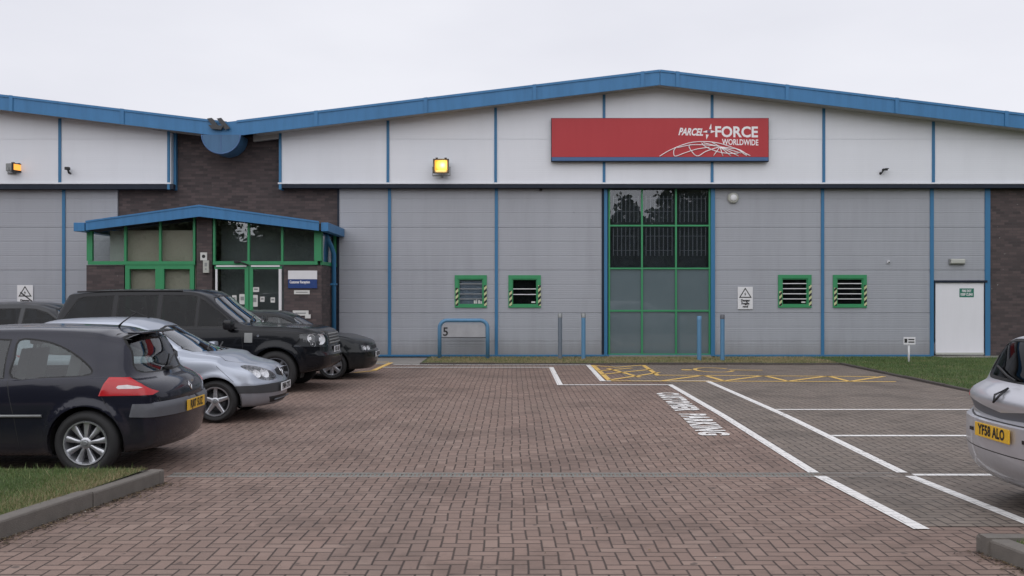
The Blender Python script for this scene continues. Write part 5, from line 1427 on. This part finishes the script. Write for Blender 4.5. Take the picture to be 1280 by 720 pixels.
def meg_extra(c):
    r = c.root
    # bumper rub strip wraps the tail; plate, spoiler lip, aerial, wiper, badge, side moulding
    bm = BM()
    yy = c.surf_y(-.2, .585) + .014
    for sd in (1, -1):
        bm = BM(); tube(bm, [(-.93, sd * (c.surf_y(-.93, .585) + .008), .585), (.0, sd * yy, .583), (.80, sd * (c.surf_y(.8, .585) + .006), .58)], .014, 8); mesh_obj('side_moulding', bm, M['steel'], r)
    plate(c, c.hx(0, .615, True) - .022, .615, 'RJ07 5UZ', 'plate_yellow', True)
    bm = BM(); box(bm, -1.745, -1.60, -.50, .50, 1.365, 1.385, bev=.009); mesh_obj('spoiler', bm, c.S['paint'], r, smooth=40)
    bm = BM(); tube(bm, [(-1.30, 0, 1.43), (-1.34, 0, 1.47), (-1.56, 0, 1.63)], [.012, .008, .004], 6); mesh_obj('aerial', bm, M['black'], r)
    bm = BM(); tube(bm, [(-1.815, 0, 1.0), (-1.80, -.12, 1.03), (-1.765, -.36, 1.13)], .010, 6); box(bm, -1.86, -1.80, -.05, .05, .97, 1.01, bev=.012); mesh_obj('rear_wiper', bm, M['black'], r)
    bm = BM(); d = [(0, .045), (.028, 0), (0, -.045), (-.028, 0)]; tube(bm, [(c.hx(a, .80 + b, True) - .004, a, .80 + b) for a, b in d], .007, 6, closed=True); mesh_obj('badge', bm, M['chrome'], r)
    bm = BM(); box(bm, -2.03, -2.0, -.28, .28, .735, .75, bev=.005); mesh_obj('tailgate_grip', bm, M['chrome'], r)
mg['extra'] = [meg_extra]
megx = -3.40 - 2.105
Car('parked_car', 'dark violet black three door hatchback with yellow rear plate, nearest on the left', megx, 8.95 + .888, -.03, PI, mg)

# ---- 2. silver blue small hatchback (front to the right)
pcl = carpaint('silver blue car paint', (.37, .40, .46), .75, .34, .25)
cl = dict(name='c', L=3.81, W=1.64, H=1.417, paint=pcl, wx=(-1.317, 1.155), wr_=.285, arch=.335, rim=.2, flare=.012, flw=.07,
  zt=[(-1.905, 1.30), (-1.5, 1.36), (-1.0, 1.405), (-.5, 1.417), (-.1, 1.405), (.15, 1.35), (.45, 1.20), (.75, 1.04), (1.0, .955), (1.3, .905), (1.6, .845), (1.8, .79), (1.905, .75)],
  zs=[(-1.905, .88), (-.5, .87), (.5, .86), (1.0, .85), (1.4, .80), (1.905, .68)], zb=[(-1.905, .24), (-1.4, .19), (1.3, .17), (1.905, .19)],
  w=[(-1.905, .74), (-1.4, .80), (-.6, .82), (.8, .82), (1.3, .80), (1.905, .70)], wr=[(-1.905, .52), (-1, .56), (-.2, .575), (.3, .60), (.8, .655), (1.1, .68), (1.905, .60)],
  fp=[(.1, .09), (.22, .03), (.38, .0), (.50, .005), (.56, .03), (.66, .06), (.74, .12), (.85, .3), (1.4, .5)], rp=[(.1, .08), (.5, .0), (.75, .04), (.9, .1), (1.3, .3), (1.42, .35)],
  fa=1.05, fbow=.32, fpow=2.2, ra=-1.2, rbow=.15, ws=(.92, .05), bulge=.028,
  feat=[('side', 'side_window', [(-.42, .90), (-.41, 1.28), (-.1, 1.285), (.1, 1.25), (.35, 1.12), (.60, .96), (.64, .895)], M['glass_car'], dict(GL, rim=.018)),
        ('side', 'side_window', [(-.47, .90), (-.46, 1.28), (-.8, 1.27), (-1.15, 1.22), (-1.35, 1.1), (-1.38, .93)], M['glass_car'], dict(GL, rim=.018)),
        ('front', 'windscreen', [(-.62, .955), (-.50, 1.20), (-.40, 1.265), (-.2, 1.30), (.2, 1.30), (.40, 1.265), (.50, 1.20), (.62, .955), (.3, .945), (-.3, .945)], M['glass_screen'], dict(GL, rim=.03, minn=-.6)),
        ('rear', 'rear_window', [(-.55, .93), (-.50, 1.22), (.50, 1.22), (.55, .93)], M['glass_car'], dict(GL, rim=.03)),
        ('front', 'headlight', sm([(.235, .565), (.29, .63), (.42, .71), (.565, .765), (.655, .745), (.66, .66), (.60, .575), (.42, .54)], 3), M['lens'], dict(lamp=[(.07, -.01, .075), (-.08, -.01, .065)], mirror=True, minn=.02)),
        ('front', 'grille', [(-.21, .61), (-.23, .68), (-.10, .70), (.10, .70), (.23, .68), (.21, .61), (.1, .585), (-.1, .585)], M['black'], dict(minn=.05)),
        ('front', 'bumper_strip', [(-.9, .40), (-.9, .485), (-.45, .50), (.45, .50), (.9, .485), (.9, .40), (.45, .375), (-.45, .375)], M['plastic_dark'], dict(out=.010, minn=-.3, extra=lambda c: c.x > 1.42)),
        ('front', 'lower_grille', [(-.42, .235), (-.47, .32), (.47, .32), (.42, .235)], M['black'], dict(minn=.05)),
        ('rear', 'tail_light', [(.52, .6), (.60, .95), (.73, .9), (.73, .6)], M['lamp_red'], dict(mirror=True)),
        ],
  seams=seams_both(([(.66, .88), (.70, .6), (.68, .22)], .006), ([(-.44, .9), (-.46, .25)], .006)) + [(('top', 0), [(1.0, -.66), (1.25, -.64), (1.62, -.40)], .008), (('top', 0), [(1.0, .66), (1.25, .64), (1.62, .40)], .008), (('side', 1), [(1.17, .77), (1.4, .55)], .005), (('side', -1), [(1.17, .77), (1.4, .55)], .005)],
  seats=[(.05, .36), (.05, -.36), (-.8, .34), (-.8, -.34)], seatm='seat_light', mirror=(.56, .93, .95), handles=[(-.28, .76)], spoke=dict(n=5, w0=.058, w1=.042, rot=.31, m='alloy'), wheel_in=.012)
def clio_extra(c):
    r = c.root
    plate(c, c.hx(0, .435, False) + .02, .435, 'FN04 OYK', 'plate_white', False)
    bm = BM(); d = [(0, .07), (.045, 0), (0, -.07), (-.045, 0)]; tube(bm, [(c.hx(a, .645 + b, False) + .006, a, .645 + b) for a, b in d], .010, 6, closed=True); mesh_obj('badge', bm, M['chrome'], r)
    for s_, y0 in ((0, -.5), (1, .05)):
        bm = BM(); tube(bm, [(1.0, y0 + .02, .965), (.93, y0 + .1, .985), (.84, y0 + .5, 1.03)], .011, 6); mesh_obj('wiper', bm, M['black'], r)
    for z in (.27,):
        bm = BM(); tube(bm, [(1.865, -.38, z), (1.89, 0, z), (1.865, .38, z)], .012, 6); mesh_obj('grille_slat', bm, M['plastic_grey'], r)
    bm = BM(); tube(bm, [(-.05, 0, 1.40), (-.1, 0, 1.43), (-.42, 0, 1.56)], [.01, .006, .003], 6); mesh_obj('aerial', bm, M['black'], r)
    bm = BM(); tube(bm, [(1.87, -.21, .70), (1.885, 0, .712), (1.87, .21, .70)], .009, 6); mesh_obj('grille_trim', bm, c.S['paint'], r)
cl['extra'] = [clio_extra]
Car('parked_car', 'silver blue small hatchback with white front plate, second from the camera on the left', -3.28 - 1.905, 12.45 + .82, 0, 0, cl)

# ---- 3. tall black off-roader (front to the right)
pbl = carpaint('black car paint', (.007, .008, .011), .1, .2, 0, .42)
rr_s = dict(name='r', L=4.95, W=1.955, H=1.86, paint=pbl, wx=(-1.36, 1.52), wr_=.375, arch=.44, rim=.25, flare=.022, flw=.10, corner=.09,
  zt=[(-2.475, 1.80), (-2.0, 1.835), (-1.2, 1.86), (-.4, 1.86), (.05, 1.845), (.25, 1.79), (.55, 1.57), (.85, 1.36), (1.02, 1.25), (1.2, 1.21), (1.7, 1.19), (2.1, 1.165), (2.35, 1.13), (2.475, 1.08)],
  zs=[(-2.475, 1.13), (0, 1.13), (1.0, 1.13), (1.8, 1.11), (2.475, 1.02)], zb=[(-2.475, .42), (-1.8, .32), (1.8, .32), (2.475, .40)],
  w=[(-2.475, .90), (-1.9, .955), (1.6, .965), (2.1, .94), (2.475, .88)], wr=[(-2.475, .70), (-1, .715), (0, .715), (.5, .75), (1.0, .84), (1.3, .88), (2.475, .80)],
  fp=[(.1, .22), (.35, .14), (.5, .02), (.66, .0), (.72, .05), (1.0, .08), (1.12, .12), (1.9, .3)], rp=[(.1, .0), (.6, -.14), (.75, -.12), (1.1, -.08), (1.86, .22)],
  fa=1.9, fbow=.2, fpow=3, ra=-1.6, rbow=.07, ws=(1.05, .1), bulge=.012, round=.07,
  feat=[('side', 'side_window', [(.08, 1.17), (.08, 1.71), (-.02, 1.745), (-.55, 1.75), (-.55, 1.17)], M['glass_tint'], dict(GL, rim=.02, sides=(1, -1))),
        ('side', 'quarter_window', [(.12, 1.17), (.12, 1.69), (.22, 1.64), (.66, 1.32), (.72, 1.17)], M['glass_tint'], dict(GL, rim=.02)),
        ('side', 'side_window', [(-.62, 1.17), (-.62, 1.75), (-1.35, 1.74), (-1.35, 1.17)], M['glass_tint'], dict(GL, rim=.02)),
        ('side', 'side_window', [(-1.42, 1.17), (-1.42, 1.74), (-1.95, 1.72), (-2.08, 1.68), (-2.36, 1.22), (-2.36, 1.17)], M['glass_tint'], dict(GL, rim=.02)),
        ('front', 'windscreen', [(-.79, 1.25), (-.66, 1.63), (-.56, 1.70), (-.3, 1.735), (.3, 1.735), (.56, 1.70), (.66, 1.63), (.79, 1.25), (.4, 1.235), (-.4, 1.235)], M['glass_screen'], dict(GL, rim=.03, minn=-.6)),
        ('rear', 'rear_window', [(-.72, 1.18), (-.64, 1.66), (.64, 1.66), (.72, 1.18)], M['glass_tint'], dict(GL, rim=.03)),
        ('front', 'headlight', [(.50, .84), (.50, 1.04), (.60, 1.07), (.93, 1.05), (.96, .83), (.6, .81)], M['lens'], dict(lamp=[(.10, .01, .10), (-.09, .035, .08), (-.06, -.07, .05)], mirror=True, minn=-.2, back='plastic_dark')),
        ('front', 'grille', [(-.46, .84), (-.48, 1.04), (-.3, 1.07), (.3, 1.07), (.48, 1.04), (.46, .84)], M['plastic_dark'], dict(minn=.05)),
        ('front', 'bumper_mesh', [(-.50, .50), (-.54, .60), (.54, .60), (.50, .50)], M['black'], dict(minn=.05)),
        ('side', 'side_vent', [(.98, .90), (.98, 1.07), (1.12, 1.07), (1.12, .90)], M['steel'], dict(out=.006)),
        ('rear', 'tail_light', [(.72, .85), (.74, 1.15), (.88, 1.12), (.88, .85)], M['lamp_red'], dict(mirror=True)),
        ],
  seams=seams_both(([(.92, 1.13), (.95, .8), (.95, .36)], .008), ([(-.585, 1.15), (-.585, .36)], .008), ([(.92, 1.10), (1.4, 1.09), (1.9, 1.07), (2.2, 1.06)], .010)),
  seats=[(-.05, .42), (-.05, -.42), (-1.1, .42), (-1.1, -.42)], mirror=(.72, 1.05, 1.22), mirror_k=1.25, mirror_m=M['black_gloss'], handles=[(-.3, 1.03), (-1.2, 1.03)], spoke=dict(n=6, w0=.06, w1=.05, rot=.1, m='plastic_grey'), wheel_in=.02)
def rr_extra(c):
    r = c.root
    for z in (.87, .925, .98, 1.03):
        bm = BM(); tube(bm, [(2.395 - (z - .87) * .2, -.44, z), (2.42 - (z - .87) * .2, 0, z), (2.395 - (z - .87) * .2, .44, z)], .016, 6); mesh_obj('grille_bar', bm, M['steel'], r)
    plate(c, c.hx(0, .745, False) + .02, .745, 'PX51 LRO', 'plate_white', False)
    for s_, y0 in ((0, -.6), (1, .1)):
        bm = BM(); tube(bm, [(1.06, y0, 1.255), (.98, y0 + .1, 1.29), (.90, y0 + .5, 1.35)], .013, 6); mesh_obj('wiper', bm, M['black'], r)
    for sd in (1, -1):
        bm = BM(); tube(bm, [(-2.1, sd * .70, 1.80), (-1.2, sd * .71, 1.822), (-.2, sd * .71, 1.82)], .014, 6); mesh_obj('roof_strip', bm, M['black'], r)
        bm = BM(); y_ = sd * (c.surf_y(1.2, .98) + .004); cyl(bm, (1.22, y_ - .004, 1.02), .022, .01, 12, axis='y'); mesh_obj('side_badge', bm, M['chrome'], r)
    for sd in (1, -1):
        bm = BM(); box(bm, 2.30, 2.36, sd * .70 - .06, sd * .70 + .06, .55, .66, bev=.02); mesh_obj('fog_lamp', bm, M['chrome'], r)
rr_s['extra'] = [rr_extra]
Car('parked_car', 'tall black off-roader with long side windows and big round headlights in front of the lobby', -3.25 - 2.475, 16.3 + .97, -.01, 0, rr_s)

# ---- 4. older black hatchback beyond it (front to the right)
gf = dict(name='g', L=4.02, W=1.70, H=1.42, paint=carpaint('black green car paint', (.009, .011, .013), .1, .24, 0, .45), wx=(-1.27, 1.205), wr_=.29, arch=.34, rim=.205, flare=.008,
  zt=[(-2.01, 1.30), (-1.5, 1.37), (-.9, 1.415), (-.4, 1.42), (0, 1.40), (.25, 1.33), (.55, 1.16), (.85, .99), (1.0, .935), (1.4, .90), (1.8, .83), (2.01, .76)],
  zs=[(-2.01, .90), (0, .88), (1.0, .86), (1.5, .82), (2.01, .68)], zb=[(-2.01, .24), (-1.4, .19), (1.3, .18), (2.01, .20)],
  w=[(-2.01, .78), (-1.4, .83), (1.0, .85), (1.4, .83), (2.01, .76)], wr=[(-2.01, .54), (-.5, .59), (.3, .62), (.8, .68), (1.1, .72), (2.01, .66)],
  fp=[(.1, .12), (.25, .05), (.45, .0), (.56, .0), (.60, .04), (.75, .07), (1.3, .3)], rp=[(.1, .08), (.5, .0), (.75, .04), (.9, .1), (1.3, .35), (1.42, .4)],
  fa=1.3, fbow=.24, ra=-1.3, rbow=.15, ws=(.98, .1), bulge=.02,
  feat=[('side', 'side_window', [(-.18, .91), (-.17, 1.30), (.05, 1.29), (.3, 1.20), (.68, .96), (.72, .91)], M['glass_car'], GL), ('side', 'side_window', [(-.24, .91), (-.23, 1.30), (-.75, 1.30), (-1.2, 1.25), (-1.3, .93)], M['glass_car'], GL),
        ('front', 'windscreen', [(-.64, .95), (-.53, 1.20), (-.42, 1.27), (-.2, 1.30), (.2, 1.30), (.42, 1.27), (.53, 1.20), (.64, .95)], M['glass_screen'], dict(GL, rim=.03, minn=-.6)),
        ('rear', 'rear_window', [(-.55, .95), (-.50, 1.25), (.50, 1.25), (.55, .95)], M['glass_car'], GL),
        ('front', 'headlight', [(.36, .59), (.36, .69), (.70, .705), (.72, .60), (.6, .58)], M['lens'], dict(lamp=[(0.06, 0, .05), (-.07, 0, .045)], mirror=True, minn=-.1)),
        ('front', 'grille', [(-.33, .60), (-.33, .68), (.33, .68), (.33, .60)], M['black'], dict(minn=.05)), ('front', 'lower_grille', [(-.45, .27), (-.45, .34), (.45, .34), (.45, .27)], M['black'], dict(minn=.05)),
        ('rear', 'tail_light', [(.55, .65), (.55, .88), (.75, .85), (.75, .65)], M['lamp_red'], dict(mirror=True))],
  seams=seams_both(([(.78, .88), (.8, .22)], .006), ([(-.21, .9), (-.22, .22)], .006), ([(1.15, .56), (2.0, .56)], .007)),
  seats=[(.05, .36), (.05, -.36), (-.8, .34), (-.8, -.34)], mirror=(.62, .94, .97), handles=[(-.05, .80)], spoke=dict(n=7, w0=.07, w1=.07, rot=.3, m='alloy'), wheel_in=.012)
def gf_extra(c):
    plate(c, c.hx(0, .49, False) + .012, .49, 'N672 WSG', 'plate_white', False)
    bm = BM(); lathe(bm, [(.05, 0), (.05, .008), (.04, .012)], 20, Matrix.Translation((1.94, 0, .64)) @ Matrix.Rotation(-PI / 2, 4, 'Z')); mesh_obj('badge', bm, M['chrome'], c.root)
    for y0 in (-.5, .05): bm = BM(); tube(bm, [(1.0, y0, .95), (.9, y0 + .1, 1.0), (.85, y0 + .45, 1.02)], .010, 6); mesh_obj('wiper', bm, M['black'], c.root)
gf['extra'] = [gf_extra]
Car('parked_car', 'older black hatchback, its nose showing beyond the tall off-roader nearest the lobby', -2.88 - 2.01, 18.8 + .85, 0, 0, gf)

# ---- 5. dark car at the far left, only its roof showing
fr = dict(gf); fr.update(name='f', L=4.2, paint=carpaint('charcoal car paint', (.03, .032, .036), .4, .26),
  zt=[(-2.1, 1.44), (-1.6, 1.53), (-1.0, 1.585), (-.4, 1.60), (.1, 1.57), (.35, 1.49), (.65, 1.28), (.95, 1.08), (1.1, 1.0), (1.5, .94), (1.9, .86), (2.1, .78)], zs=[(-2.1, 1.0), (0, .97), (1.0, .92), (1.5, .85), (2.1, .70)],
  rp=[(.1, .08), (.5, .0), (.9, .05), (1.5, .3), (1.65, .35)],
  feat=[('side', 'side_window', [(-.18, 1.02), (-.17, 1.46), (.05, 1.45), (.3, 1.37), (.70, 1.08), (.74, 1.02)], M['glass_tint'], GL), ('side', 'side_window', [(-.26, 1.02), (-.25, 1.46), (-1.05, 1.45), (-1.15, 1.02)], M['glass_tint'], GL),
        ('side', 'side_window', [(-1.2, 1.02), (-1.1, 1.45), (-1.5, 1.38), (-1.6, 1.04)], M['glass_tint'], GL),
        ('front', 'windscreen', [(-.64, 1.04), (-.53, 1.36), (-.42, 1.44), (-.2, 1.47), (.2, 1.47), (.42, 1.44), (.53, 1.36), (.64, 1.04)], M['glass_screen'], dict(GL, rim=.03, minn=-.6)),
        ('front', 'headlight', [(.36, .59), (.36, .69), (.70, .705), (.72, .60), (.6, .58)], M['lens'], dict(lamp=[(0.0, 0, .05)], mirror=True, minn=-.1)),
        ('front', 'grille', [(-.33, .60), (-.33, .68), (.33, .68), (.33, .60)], M['black'], dict(minn=.05)), ('rear', 'tail_light', [(.55, .65), (.55, .88), (.75, .85), (.75, .65)], M['lamp_red'], dict(mirror=True))],
  seams=seams_both(([(.80, .92), (.8, .22)], .006), ([(-.22, .98), (-.22, .22)], .006)), mirror=(.66, .94, 1.05), handles=[(-.1, .88), (-1.0, .9)])
def fr_extra(c):
    bm = BM(); tube(bm, [(-.35, 0, 1.59), (-.38, 0, 1.62), (-.60, 0, 1.79)], [.016, .012, .018], 6); mesh_obj('aerial', bm, M['black'], c.root)
    plate(c, c.hx(0, .45, False) + .012, .45, 'YH02 KDA', 'plate_white', False)
fr['extra'] = [fr_extra]
Car('parked_car', 'charcoal car at the far left edge, only its roof and side windows showing', -7.85 - 2.1, 18.9 + .85, 0, 0, fr)

# ---- 6. silver hatchback at the right edge (rear to the left)
psl = carpaint('silver car paint', (.56, .56, .60), .7, .36, .2)
lg = dict(name='l', L=4.45, W=1.81, H=1.48, paint=psl, wx=(-1.34, 1.35), wr_=.32, arch=.365, rim=.215, flare=.01,
  zt=[(-2.225, 1.43), (-1.8, 1.46), (-1.2, 1.48), (-.6, 1.48), (-.1, 1.46), (.3, 1.37), (.7, 1.17), (1.0, 1.0), (1.2, .95), (1.6, .88), (1.9, .80), (2.225, .70)],
  zs=[(-2.225, 1.0), (-1.2, .99), (0, .95), (1, .90), (1.5, .84), (2.225, .66)], zb=[(-2.225, .24), (-1.6, .18), (1.5, .17), (2.225, .2)],
  w=[(-2.225, .83), (-1.6, .89), (-.8, .905), (1.0, .905), (1.6, .87), (2.225, .76)], wr=[(-2.225, .58), (-1.2, .61), (0, .62), (.3, .64), (1.0, .70), (2.225, .66)],
  fp=[(.1, .1), (.4, .0), (.6, .02), (.8, .15), (1.4, .4)],
  rp=[(.1, .16), (.25, .10), (.40, .02), (.55, .0), (.745, .005), (.765, .07), (.80, .065), (.90, .03), (.945, .05), (.99, .11), (1.03, .18), (1.1, .21), (1.3, .30), (1.45, .40)],
  fa=1.4, fbow=.28, ra=-1.2, rbow=.24, rpow=2.4, ws=(1.05, .2), bulge=.02,
  feat=[('side', 'side_window', [(-.42, 1.0), (-.40, 1.35), (.0, 1.36), (.3, 1.26), (.85, .98), (.8, .97)], M['glass_car'], GL), ('side', 'side_window', [(-.5, 1.0), (-.48, 1.35), (-.9, 1.34), (-1.25, 1.24), (-1.42, 1.08), (-1.40, 1.03)], M['glass_tint'], GL),
        ('rear', 'rear_window', sm([(-.63, 1.07), (-.60, 1.22), (-.52, 1.37), (-.2, 1.40), (.2, 1.40), (.52, 1.37), (.60, 1.22), (.63, 1.07), (.3, 1.05), (-.3, 1.05)], 3), M['glass_tint'], dict(GL, rim=.035)),
        ('front', 'windscreen', [(-.62, .99), (-.52, 1.25), (-.42, 1.32), (-.2, 1.35), (.2, 1.35), (.42, 1.32), (.52, 1.25), (.62, .99)], M['glass_screen'], dict(GL, rim=.03, minn=-.6)),
        ('rear', 'tail_shade_band', [(-.80, .885), (-.80, .80), (-.3, .775), (0, .765), (.3, .775), (.80, .80), (.80, .885), (.42, .862), (0, .815), (-.42, .862)], M['plastic_grey'], dict(minn=-.2)),  # shade of the downward tailgate facet, coloured in as a dark grey band
        ('side', 'tail_light', [(-1.75, .86), (-1.78, .97), (-2.0, .95), (-2.05, .88)], M['lamp_red'], dict(out=.004, sides=(1, -1))),
        ('front', 'headlight', [(.42, .60), (.72, .62), (.74, .74), (.5, .70)], M['lens'], dict(lamp=[(0, 0, .05)], mirror=True))],
  seams=seams_both(([(-.46, .98), (-.5, .25)], .006), ([(.88, .9), (.85, .3)], .006)) + [(('rear', 0), [(-.82, .50), (.82, .50)], .009), (('rear', 0), [(-.74, 1.02), (-.72, .76), (-.42, .745), (.42, .745), (.72, .76), (.74, 1.02)], .008)],
  seats=[(.15, .38), (.15, -.38), (-.75, .36), (-.75, -.36)], mirror=(.75, .98, 1.0), handles=[(-.3, .86), (-1.2, .88)], spoke=dict(n=5, w0=.06, w1=.05), wheel_in=.02)
def lg_extra(c):
    r = c.root
    plate(c, c.hx(0, .655, True) - .012, .655, 'YF58 ALO', 'plate_yellow', True)
    bm = BM(); d = [(0, .055), (.034, 0), (0, -.055), (-.034, 0)]; tube(bm, [(c.hx(a, .955 + b, True) - .03, a, .955 + b) for a, b in d], .010, 6, closed=True); mesh_obj('badge', bm, M['black_gloss'], r)
    bm = BM(); tube(bm, [(c.hx(q_, z_, True) - .02, q_, z_) for q_, z_ in ((0, 1.07), (.15, 1.10), (.4, 1.16))], .010, 6); mesh_obj('rear_wiper', bm, M['black'], r)
    for sd in (1, -1):
        bm = BM(); qx_ = c.hx(sd * .40, .635, True); box(bm, qx_ - .012, qx_ + .02, sd * .40 - .03, sd * .40 + .03, .62, .65, bev=.003); mesh_obj('bumper_reflector', bm, M['black_gloss'], r)
lg['extra'] = [lg_extra]
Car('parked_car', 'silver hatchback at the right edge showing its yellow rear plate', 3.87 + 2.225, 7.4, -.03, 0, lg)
